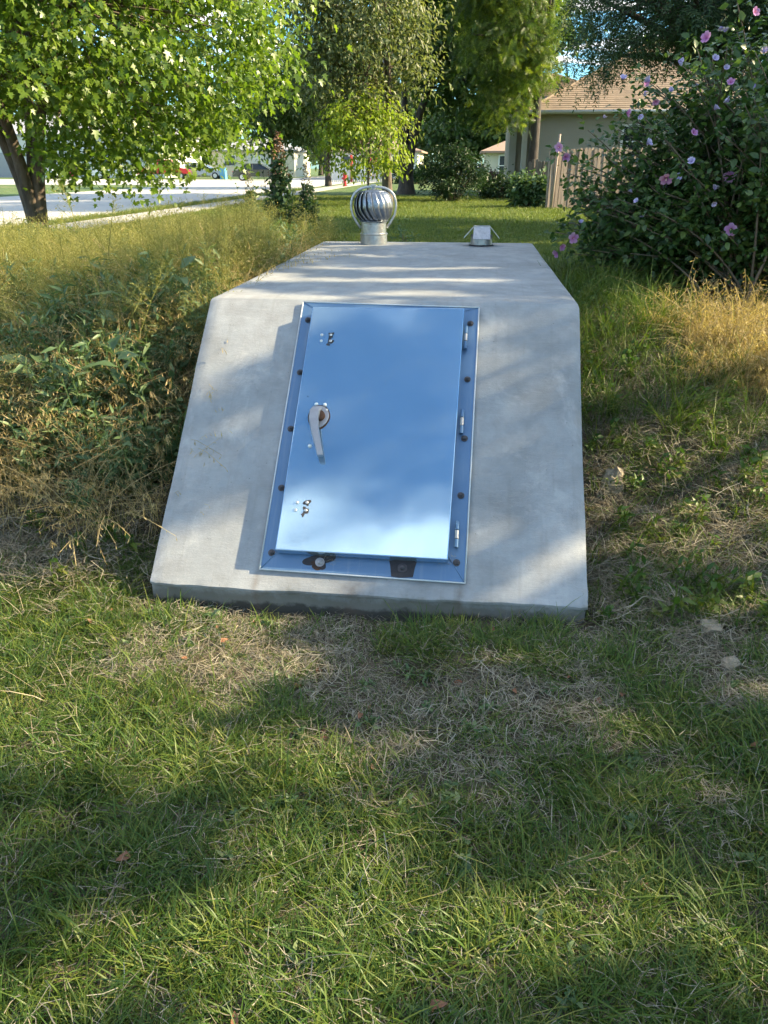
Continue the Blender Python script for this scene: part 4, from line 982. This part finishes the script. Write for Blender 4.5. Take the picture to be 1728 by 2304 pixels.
def culms(n, r, h0, h1, seed, spike=.022, nsp=7, w=.0022, lean=.35, curl=.7, droop=True):
    """arching dry stalks that carry hanging spikelets"""
    rs = np.random.RandomState(seed); V = []; F4 = []; var = []
    for _ in range(n):
        a = rs.rand()*6.283; q = r*math.sqrt(rs.rand()); b0 = np.array([q*math.cos(a), q*math.sin(a), -.01]); da = a+rs.normal()*.8
        d = np.array([math.cos(da), math.sin(da), 0]); s = np.array([-d[1], d[0], 0]); h = rs.uniform(h0, h1); v = rs.rand(); le = lean*rs.rand(); cu = curl*rs.uniform(.3, 1.2)
        f = lambda t: b0 + d*(le*h*t + cu*h*t*t*t) + np.array([0, 0, h*(t-.42*cu*t**3)])
        sg = 6; b = len(V)
        for i in range(sg+1): p = f(i/sg); V += [p-s*w/2, p+s*w/2]; var += [v, v]
        F4 += [(b+2*i, b+2*i+1, b+2*i+3, b+2*i+2) for i in range(sg)]
        for k in range(nsp):
            t = .62+.38*(k+1)/nsp; p = f(t); ln = spike*rs.uniform(.7, 1.4); side = rs.normal(size=3)*.5
            dr = np.array([side[0], side[1], -1.0 if droop else .8]) + d*.5; dr /= np.linalg.norm(dr); sd = np.cross(dr, rs.normal(size=3)); sd /= np.linalg.norm(sd)+1e-9
            q0 = p+dr*ln*.5; b = len(V); V += [p, q0, q0+dr*ln*.5+sd*ln*.14, q0+dr*ln*1.1, q0+dr*ln*.5-sd*ln*.14]; var += [v]*5
            F4 += [(b+1, b+2, b+3, b+4)]; V += [p+sd*.0006]; var.append(v); F4.append((b, b+5, b+2, b+1))
    return np.array(V), [np.array(F4)], np.array(var)
def wisps(seed, h=.6, n=5, w=.0022):
    """stalk that splits into many fine seed-bearing side stalks"""
    rs = np.random.RandomState(seed); V = []; F4 = []; var = []
    def strip(p, q, w0, v):
        d = q-p; s = np.cross(d, rs.normal(size=3)); s /= np.linalg.norm(s)+1e-9; b = len(V)
        V.extend([p-s*w0/2, p+s*w0/2, q+s*w0*.3, q-s*w0*.3]); var.extend([v]*4); F4.append((b, b+1, b+2, b+3))
    for _ in range(n):
        b0 = np.array([rs.normal()*.03, rs.normal()*.03, 0]); tp = b0+np.array([rs.normal()*.10, rs.normal()*.10, h*rs.uniform(.7, 1.1)]); v = rs.rand()*.5; strip(b0, tp, w*1.6, v)
        for k in range(15):
            t = .30+.70*k/15; p = b0+(tp-b0)*t; L_ = h*.34*(1.15-t)*rs.uniform(.6, 1.2)+.03; a = rs.rand()*6.28
            q = p+np.array([math.cos(a)*.75, math.sin(a)*.75, .65])*L_; strip(p, q, w*.8, v+.2)
            for j in range(6):
                u = .3+.7*j/6; pp = p+(q-p)*u; a2 = rs.rand()*6.28; qq = pp+np.array([math.cos(a2), math.sin(a2), .3])*.028; strip(pp, qq, .0009, v+.3)
                b = len(V); s = rs.normal(size=3); s /= np.linalg.norm(s); t2 = np.cross(s, rs.normal(size=3)); t2 /= np.linalg.norm(t2); r_ = .0038
                V.extend([qq, qq+s*r_+t2*r_*.6, qq+s*r_*2.2, qq+s*r_-t2*r_*.6]); var.extend([min(1, v+.5)]*4); F4.append((b, b+1, b+2, b+3))
    return np.array(V), [np.array(F4)], np.array(var)
def leafy(seed, h=.4, nst=4, leaf=.07, tmpl=None, dens=11, wid=.34):
    rs = np.random.RandomState(seed); TV, TF = tmpl or T_simple(wid, .06, .25); P = []; Nn = []; Tt = []; V = []; F4 = []
    var = []
    for s_ in range(nst):
        a = rs.rand()*6.28; tp = np.array([math.cos(a)*h*.3*rs.rand(), math.sin(a)*h*.3*rs.rand(), h*rs.uniform(.6, 1.1)]); b0 = np.array([rs.normal()*.03, rs.normal()*.03, 0])
        for k in range(3):
            p = b0+(tp-b0)*k/3; q = b0+(tp-b0)*(k+1)/3
            for sx in (np.array([1, 0, 0]), np.array([0, 1, 0])):
                b = len(V); V += [p-sx*.003, p+sx*.003, q+sx*.0022, q-sx*.0022]; F4.append((b, b+1, b+2, b+3)); var += [.6]*4
        for k in range(dens):
            t = (k+.5)/dens; p = b0+(tp-b0)*t; a = k*2.4+rs.rand()
            P.append(p); o_ = np.array([math.cos(a), math.sin(a), .35]); Tt.append(o_); Nn.append(np.array([-o_[0]*.4, -o_[1]*.4, 1.0])+rs.normal(size=3)*.5)
    P = np.array(P); B = basis(np.array(Nn), np.array(Tt)); S = leaf*(.6+.7*rs.rand(len(P)))
    VV = (np.einsum('nij,vj->nvi', B, TV)*S[:, None, None]+P[:, None, :]).reshape(-1, 3); off = len(V)
    g3 = []; g4 = list(F4)
    for i in range(len(P)):
        for f in TF: (g3 if len(f) == 3 else g4).append(tuple(j+off+i*len(TV) for j in f))
    var += list(np.repeat(rs.rand(len(P)), len(TV)))
    Fs = [np.array(g4)]; 
    if g3: Fs.append(np.array(g3))
    return np.concatenate([np.array(V), VV]), Fs, np.array(var)

def cat(*parts):
    V = []; F = {}; v = []; off = 0
    for (a, fs, b) in parts:
        V.append(a); v.append(b)
        for f in fs: F.setdefault(f.shape[1], []).append(f+off)
        off += len(a)
    return np.concatenate(V), [np.concatenate(x) for x in F.values()], np.concatenate(v)
def scatter(name, srcs, mat, XY, idx, scl, rot, label, cat, lift=0.0):
    """one 'stuff' object: geometry nodes put the source clumps on the points"""
    col = bpy.data.collections.new(name+'_sources')
    for i, (V, F, v) in enumerate(srcs):
        o = np_mesh('%s_clump_%02d' % (name, i), V, F, mat if not isinstance(mat, list) else mat[i], var=v, link=False); col.objects.link(o)
    n = len(XY); Z = gz(XY[:, 0], XY[:, 1])+lift; me = bpy.data.meshes.new(name)
    me.vertices.add(n); me.vertices.foreach_set('co', np.stack([XY[:, 0], XY[:, 1], Z], 1).astype(np.float32).ravel())
    a = me.attributes.new('rot', 'FLOAT_VECTOR', 'POINT'); a.data.foreach_set('vector', rot.astype(np.float32).ravel())
    a = me.attributes.new('scl', 'FLOAT', 'POINT'); a.data.foreach_set('value', scl.astype(np.float32))
    a = me.attributes.new('idx', 'INT', 'POINT'); a.data.foreach_set('value', idx.astype(np.int32))
    me.materials.append(mat if not isinstance(mat, list) else mat[0])
    ob = bpy.data.objects.new(name, me); COL.objects.link(ob)
    ng = bpy.data.node_groups.new(name+'_nodes', 'GeometryNodeTree')
    ng.interface.new_socket('Geometry', in_out='INPUT', socket_type='NodeSocketGeometry'); ng.interface.new_socket('Geometry', in_out='OUTPUT', socket_type='NodeSocketGeometry')
    gi = ng.nodes.new('NodeGroupInput'); go = ng.nodes.new('NodeGroupOutput'); ip = ng.nodes.new('GeometryNodeInstanceOnPoints'); ci = ng.nodes.new('GeometryNodeCollectionInfo')
    ci.inputs['Collection'].default_value = col; ci.inputs['Separate Children'].default_value = True; ci.inputs['Reset Children'].default_value = True
    ip.inputs['Pick Instance'].default_value = True
    def attr(nm, tp):
        x = ng.nodes.new('GeometryNodeInputNamedAttribute'); x.data_type = tp; x.inputs['Name'].default_value = nm; return x.outputs['Attribute']
    e2r = ng.nodes.new('FunctionNodeEulerToRotation')
    ng.links.new(attr('rot', 'FLOAT_VECTOR'), e2r.inputs[0]); ng.links.new(e2r.outputs[0], ip.inputs['Rotation'])
    ng.links.new(attr('scl', 'FLOAT'), ip.inputs['Scale']); ng.links.new(attr('idx', 'INT'), ip.inputs['Instance Index'])
    ng.links.new(gi.outputs[0], ip.inputs['Points']); ng.links.new(ci.outputs[0], ip.inputs['Instance']); ng.links.new(ip.outputs[0], go.inputs[0])
    m = ob.modifiers.new('scatter', 'NODES'); m.node_group = ng
    tag(ob, label, cat, kind='stuff'); return ob
def pts(n, x0, x1, y0, y1, dens=None, seed=0):
    rs = np.random.RandomState(seed); P = np.stack([rs.uniform(x0, x1, n), rs.uniform(y0, y1, n)], 1)
    if dens is not None: P = P[rs.rand(n) < dens(P[:, 0], P[:, 1])]
    ok = ~((np.abs(P[:, 0]) < HW+.012) & (P[:, 1] > -.012) & (P[:, 1] < YE+.02))
    return P[ok]
def rots(n, tilt, seed):
    rs = np.random.RandomState(seed); return np.stack([rs.normal(size=n)*tilt, rs.normal(size=n)*tilt, rs.rand(n)*6.283], 1)
def inview(P, m=.35):
    a = np.arctan2(P[:, 0]-camp[0], P[:, 1]-camp[1]); r = np.hypot(P[:, 0]-camp[0], P[:, 1]-camp[1])
    return (np.abs(a+.1069) < .55+m/np.maximum(r, .3)) & (r > .4)
rs = np.random.RandomState(3)
# bare / straw patchiness of the foreground
def dryness(x, y):
    n_ = .55*vnoise(x, y, 1.7, 21)+.45*vnoise(x, y, 4.5, 22)
    band = np.exp(-((y+.42+.12*np.sin(x*2))/.26)**2)*.34*np.exp(-((x-.25)/1.1)**2)
    right = .27*sstep(.9, 1.5, x)*sstep(-.75, -.25, y)*(1-sstep(1.2, 1.7, y))
    left = .30*sstep(-.95, -1.25, x)*sstep(.0, .25, y)*(1-sstep(.8, 1.2, y))
    return np.clip(n_*.75+band+right+left-.06*sstep(-.9, -1.4, y)+.25*sstep(-.20, -.09, y)*(np.abs(x) < 1)-.15*sstep(-.65, -.95, y+.25*np.sin(x*2.2)), 0, 1)
def grid(step, x0, x1, y0, y1, seed, jit=.5):
    r_ = np.random.RandomState(seed); X, Y = np.meshgrid(np.arange(x0, x1, step), np.arange(y0, y1, step)); P = np.stack([X.ravel(), Y.ravel()], 1)+r_.uniform(-jit, jit, (X.size, 2))*step
    ok = ~((np.abs(P[:, 0]) < HW+.05) & (P[:, 1] > -.075)); P = P[ok]; return P[inview(P)]
G_dense = [cat(blades(210, .085, .02, .048, .0032, .6, .8, 100+i), blades(80, .085, .035, .068, .0038, .5, .8, 110+i), blades(7, .08, .07, .13, .0036, .5, .9, 120+i, 4)) for i in range(7)]
G_mid = [cat(blades(120, .085, .015, .042, .0026, .7, .8, 105+i), blades(35, .085, .03, .065, .0032, .6, .9, 115+i), blades(3, .08, .07, .12, .0034, .6, .9, 125+i, 4)) for i in range(6)]
G_thin = [cat(blades(45, .09, .012, .035, .0025, .8, .8, 400+i), blades(10, .085, .03, .06, .0030, .7, .9, 410+i)) for i in range(5)]
P = grid(.098, -2.6, 2.6, -2.5, .4, 1); n = len(P); dr = dryness(P[:, 0], P[:, 1])+.16*(rs.rand(n)-.5)
ix = np.where(dr < .47, rs.randint(0, 7, n), np.where(dr < .62, rs.randint(7, 13, n), rs.randint(13, 18, n)))
scatter('foreground_grass', G_dense+G_mid+G_thin, M['grass'], P, ix, .9+.45*rs.rand(n), rots(n, .10, 2), 'short green grass in front of the shelter', 'grass')
P = grid(.11, -2.6, 2.6, -2.5, .4, 5); n = len(P); dr = dryness(P[:, 0], P[:, 1])+.2*(rs.rand(n)-.5)
S_hi = [cat(straws(110, .10, .02, .075, .0020, 130+i, .022), blades(16, .09, .015, .05, .0022, 1.0, 1.0, 420+i)) for i in range(5)]
S_lo = [cat(straws(17, .10, .02, .07, .0018, 135+i, .03), blades(12, .09, .025, .07, .0022, .9, 1.0, 430+i)) for i in range(5)]
scatter('dry_thatch', S_hi+S_lo, M['thatch'], P, np.where(dr > .52, rs.randint(0, 5, n), rs.randint(5, 10, n)), .8+.5*rs.rand(n), rots(n, .05, 6), 'dead straw lying between the grass in front of the shelter', 'straw', .003)
P = pts(260, -2.4, 2.4, -2.4, -.1, None, 8); P = P[inview(P)]; n = len(P)
scatter('dry_blades', [blades(3, .03, .05, .13, .0030, .9, 1.0, 140+i) for i in range(4)], M['straw'], P, rs.randint(0, 4, n), .6+.7*rs.rand(n), rots(n, .3, 9), 'thin dry grass blades among the green', 'grass')
P = pts(420, -2.2, 2.2, -2.4, -.1, lambda x, y: 1.0*(vnoise(x, y, 1.4, 31) > .55), 10); P = P[inview(P)]; n = len(P)
scatter('broadleaf_weeds', [leafy(150+i, .03, 3, .024, None, 5, .5) for i in range(3)], M['weed'], P, rs.randint(0, 3, n), .6+.7*rs.rand(n), rots(n, .2, 11), 'low broad-leaved weeds in the lawn', 'weeds')

P = pts(150, -1.9, 1.9, -1.9, -.1, lambda x, y: .35+.65*((x < -.3) & (y > -.5)), 70); P = P[inview(P)]; n = len(P)
def one_leaf(seed):
    TV, TF = T_simple(.6, .2, .35); TV = TV*.03; g3 = np.array([f for f in TF if len(f) == 3]); g4 = np.array([f for f in TF if len(f) == 4]); return TV, [g4, g3], np.full(len(TV), .2+.3*seed)
scatter('fallen_leaves', [one_leaf(i) for i in range(3)], simple('dead_leaf', (.20, .085, .04), .7, 0, .4, 30), P, rs.randint(0, 3, n), .6+.8*rs.rand(n), rots(n, .6, 71), 'small reddish-brown fallen leaves in the grass by the shelter foot', 'leaves', .022)

# bank beside the shelter: thatch, green grass, dry brome, weeds
offs = lambda P: P[(np.abs(P[:, 0]) > HW+.02) | (P[:, 1] > YE+.05)]
P = offs(pts(9000, -4.2, 3.2, .0, 4.6, lambda x, y: .35+.65*(vnoise(x, y, 1.3, 41) > .35), 12)); P = P[inview(P)]; n = len(P)
scatter('bank_thatch', [cat(straws(16, .08, .04, .15, .0024, 160+i, .05), blades(10, .08, .03, .09, .0026, .8, 1.0, 165+i)) for i in range(5)], M['thatch'], P, rs.randint(0, 5, n), .7+.6*rs.rand(n), rots(n, .2, 13), 'matted grey-brown dead grass on the bank', 'straw', .006)
P = offs(pts(11000, -4.5, 3.4, .0, 5.5, lambda x, y: np.where(x > 0, .6+.4*(vnoise(x, y, 1.9, 42) > .40), .20+.5*(vnoise(x, y, 1.6, 43) > .5)), 14)); P = P[inview(P)]; n = len(P)
scatter('bank_grass', [blades(14, .05, .05, .14, .0044, .5, .9, 170+i, 4) for i in range(4)]+[cat(leafy(175, .14, 4, .045, None, 7, .4), blades(6, .05, .06, .12, .0040, .5, .9, 176, 4))], M['grass'], P, rs.randint(0, 5, n), .6+.6*rs.rand(n), rots(n, .25, 15), 'green grass on the bank either side of the shelter', 'grass')
P = pts(1500, .93, 2.5, .9, 4.6, lambda x, y: .9*sstep(1.0, 1.5, y)*(1-.75*sstep(1.5, 1.9, x))*(.3+.7*(vnoise(x, y, 2.5, 44) > .4)), 16); n = len(P)
scatter('tall_green_grass', [blades(16, .05, .22, .42, .0055, .35, .8, 180+i, 6) for i in range(4)], M['grass'], P, rs.randint(0, 4, n), .5+.55*rs.rand(n), rots(n, .15, 17), 'tall arching green grass along the right side of the shelter', 'grass')
P = pts(430, 1.5, 2.7, 1.6, 3.0, lambda x, y: sstep(1.5, 1.8, x)*(.15+.85*(vnoise(x, y, 2.6, 45) > .5)), 18); n = len(P)
scatter('golden_grass', [culms(16, .05, .18, .38, 190+i, .014, 9) for i in range(4)], M['brome'], P, rs.randint(0, 4, n), .55+.75*rs.rand(n), rots(n, .28, 19), 'golden dry seeding grass under the hibiscus', 'grass')
P = pts(3000, -4.5, -.93, .25, 3.6, lambda x, y: sstep(.15, .7, y)*(.16+.70*(vnoise(x, y, 1.5, 46) > .50)), 20); P = P[inview(P)]; n = len(P)
scatter('dry_brome', [culms(9, .05, .28, .52, 200+i, .014, 8) for i in range(4)], M['brome'], P, rs.randint(0, 4, n), .6+.6*rs.rand(n), rots(n, .25, 21), 'tan drooping brome grass on the left bank', 'grass')
P = pts(4800, -5.0, -1.07, .35, 6.6, lambda x, y: sstep(.35, 1.0, y)*(.25+.75*(vnoise(x, y, 1.2, 47) > .40)), 22); P = P[inview(P)]; n = len(P)
scatter('leafy_weeds', [leafy(210+i, .40, 6, .060, None, 17, .24) for i in range(4)]+[leafy(215+i, .28, 6, .05, None, 14, .5) for i in range(2)], M['weed'], P, rs.randint(0, 6, n), .7+.6*rs.rand(n), rots(n, .18, 23), 'knee-high green leafy weeds on the left bank', 'weeds')
P = pts(3400, -7.0, -1.0, .9, 6.6, lambda x, y: (.22+.78*sstep(1.3, 2.4, y))*(.45+.55*(vnoise(x, y, .9, 48) > .4)), 24); P = P[inview(P) & ((P[:, 0] < -1.15-.14*(P[:, 1]-4)) | (P[:, 1] < 5.4))]; P = P[~((P[:, 0] > -3.2-.1*P[:, 1]) & (P[:, 1] > 6.5))]; n = len(P)
scatter('seed_weeds', [wisps(220+i, .55) for i in range(5)], M['wisp'], P, rs.randint(0, 5, n), (.55+.75*rs.rand(n)**1.5)*(1-.45*sstep(4.2, 6.6, P[:, 1])*sstep(-2.5, -4, P[:, 0])), rots(n, .15, 25), 'pale yellow-green wispy seeding weeds covering the left bank', 'weeds')
P = pts(5200, -7.0, -1.0, 3.0, 10.5, None, 26); P = P[inview(P)]; n = len(P)
scatter('rough_grass', [blades(18, .09, .08, .20, .0045, .4, .7, 230+i, 4) for i in range(4)], M['lawn'], P, rs.randint(0, 4, n), .6+.6*rs.rand(n), rots(n, .2, 27), 'rough uncut grass behind the wispy weeds', 'grass')
# mown lawn
P = np.concatenate([pts(16000, -6.9, 6, 4.4, 14, None, 28), pts(15000, -6.9, 10, 14, 30, None, 29)]); P = P[inview(P)]; n = len(P)
scatter('lawn_grass', [blades(22, .13, .03, .062, .0060, .5, .6, 240+i, 2) for i in range(4)], M['lawn'], P, rs.randint(0, 4, n), .8+.7*rs.rand(n)+.4*(P[:, 1] > 14), rots(n, .1, 30), 'mown green lawn behind the shelter', 'lawn')
P = pts(1500, -8.7, -8.08, 3, 40, None, 32); n = len(P)
scatter('verge_grass', [blades(22, .12, .05, .12, .0065, .5, .6, 250+i, 2) for i in range(3)], M['lawn'], P, rs.randint(0, 3, n), .8+.6*rs.rand(n), rots(n, .1, 33), 'grass strip between pavement and road', 'grass')

# tall single weeds
def weed_plant(name, label, loc, srcs, s, rz=0, group=None, tilt=(0, 0)):
    e = empty(name, (loc[0], loc[1], float(gz(loc[0], loc[1]))), label, 'weed', group, rz); e.rotation_euler = (tilt[0], tilt[1], rz)
    for nm, (V, F, v), mt in srcs:
        o = np_mesh(nm, np.array(V)*s, F, mt, e, var=v); o['kind'] = 'stuff'
    return e
lw = simple('brown_seed', (.16, .085, .045), .8)
def seedhead(seed, z0, z1, r, n=240, sz=.022):
    rs = np.random.RandomState(seed); z = rs.uniform(z0, z1, n); a = rs.rand(n)*6.28; q = r*np.sqrt(rs.rand(n))*(1.15-(z-z0)/(z1-z0)); P = np.stack([q*np.cos(a), q*np.sin(a), z], 1)
    TV, TF = T_simple(.6); B = basis(rs.normal(size=P.shape), rs.normal(size=P.shape)); VV = (np.einsum('nij,vj->nvi', B, TV)*sz+P[:, None]).reshape(-1, 3)
    g3 = []; g4 = []
    for i in range(n):
        for f in TF: (g3 if len(f) == 3 else g4).append(tuple(j+i*len(TV) for j in f))
    return VV, [np.array(g3), np.array(g4)], np.repeat(rs.rand(n), len(TV))
for i, (x, y, s, lab) in enumerate(((-1.62, 5.75, 1.15, 'tallest dark weed with a brown seed head, by the left rear shelter corner'), (-1.30, 5.55, .92, 'dark bushy weed right of the tallest one, behind the left edge of the shelter'), (-1.85, 5.4, .85, 'shorter dark weed left of the tallest weed'))):
    weed_plant('tall_weed', lab, (x, y), [('stems_and_leaves', cat(leafy(300+i, 1.0, 9, .08, None, 24, .34), seedhead(40+i, .05, 1.0, .27, 700, .055)), M['dark' if i < 2 else 'weed']), ('wispy_shoots', wisps(310+i, 1.05, 3), M['wisp']), ('seed_head', seedhead(i, .85, 1.22, .10), M['thatch'] if i else lw)], s, i*1.3)
lett = lambda seed: leafy(seed, .52, 1, .15, None, 12, .34)
for i, (x, y, s, tl, lab) in enumerate(((-1.33, .98, 1.25, (0, .05), 'tall pale-stemmed lettuce weed nearest the left side of the shelter'), (-1.62, 1.35, 1.35, (.05, -.06), 'tall lettuce weed behind the pale-stemmed one, with narrow leaves'), (-1.95, 1.15, 1.1, (0, .08), 'lettuce weed at the left edge of the picture above the orange grass'), (-1.2, 1.55, 1.0, (.1, .0), 'leafy weed leaning towards the upper left edge of the concrete'))):
    weed_plant('lettuce_weed', lab, (x, y), [('stem_and_leaves', lett(320+i), M['weed']), ('panicle', (lambda t: (t[0]+np.array([0, 0, .42]), t[1], t[2]))(wisps(330+i, .34, 2)), M['wisp'])], s, i*2.1, None, tl)
# grass stalks that hang over the concrete and by the front
for i, (x, y, s, rz, lab, seed) in enumerate(((-1.02, .98, 1.0, -.35, 'drooping tan grass stalk reaching over the upper left of the slope', 1), (-1.03, .62, .85, -.2, 'thin tan grass stalk reaching over the middle left of the slope', 2), (-1.42, .16, .55, 2.0, 'orange seed spike hanging in front of the left bank, left one', 3), (-1.28, .18, .6, 1.0, 'orange seed spike hanging in front of the left bank, nearer the concrete', 4))):
    weed_plant('grass_stalk', lab, (x, y), [('stalks', culms(3, .01, .42, .55, 340+seed, .030, 14, .0025, .5, .9), M['brome'])], s, rz)
# clippings caught on the lower frame
Vc, Fc, vc = straws(60, .10, .02, .06, .0014, 401, .02)
o = np_mesh('grass_clippings', np.concatenate([Vc*np.array([.5, .28, 1])+np.array([-.150, .135, .014]), Vc*np.array([.5, .25, .8])+np.array([.335, .160, .014]), Vc*np.array([1.9, .12, .5])+np.array([.0, .150, .012])]),
            [np.concatenate([Fc[0], Fc[0]+len(Vc), Fc[0]+2*len(Vc)])], M['straw'], None, var=np.tile(vc, 3)); o.matrix_world = SM.copy()
tag(o, 'dry grass clippings caught on the lower door frame', 'clippings', kind='stuff')

# ------------------------------------------------------------------ stones
def stone(x, y, s, label, seed, dz=0.0):
    bm = bmesh.new(); bmesh.ops.create_icosphere(bm, subdivisions=3, radius=1)
    from mathutils import noise as mn
    for v in bm.verts:
        p = v.co.copy(); k = 1+.55*mn.noise(p*1.3+Vector((seed, 0, 0)))+.25*mn.noise(p*3+Vector((0, seed, 0))); k = round(k*7)/7*.6+k*.4; v.co = Vector((p.x*s[0]*k, p.y*s[1]*k, p.z*s[2]*k))
    me = bpy.data.meshes.new('stone'); bm.to_mesh(me); bm.free(); me.materials.append(M['rock'])
    o = bpy.data.objects.new('stone', me); COL.objects.link(o); o.location = (x, y, float(gz(x, y))+dz); o.rotation_euler = (.2, .1, seed)
    tag(o, label, 'stone', 'stones in the grass right of the shelter'); return o
stone(1.145, .93, (.055, .05, .085), 'upright tan stone close to the right edge of the concrete slope', 1.3, .012)
stone(1.39, -.03, (.05, .042, .036), 'pale chalky stone in the grass right of the shelter foot, the larger of the pair', 2.7, .012)
stone(1.40, -.26, (.035, .032, .028), 'small pale stone below the larger chalky one', 4.1, .010)
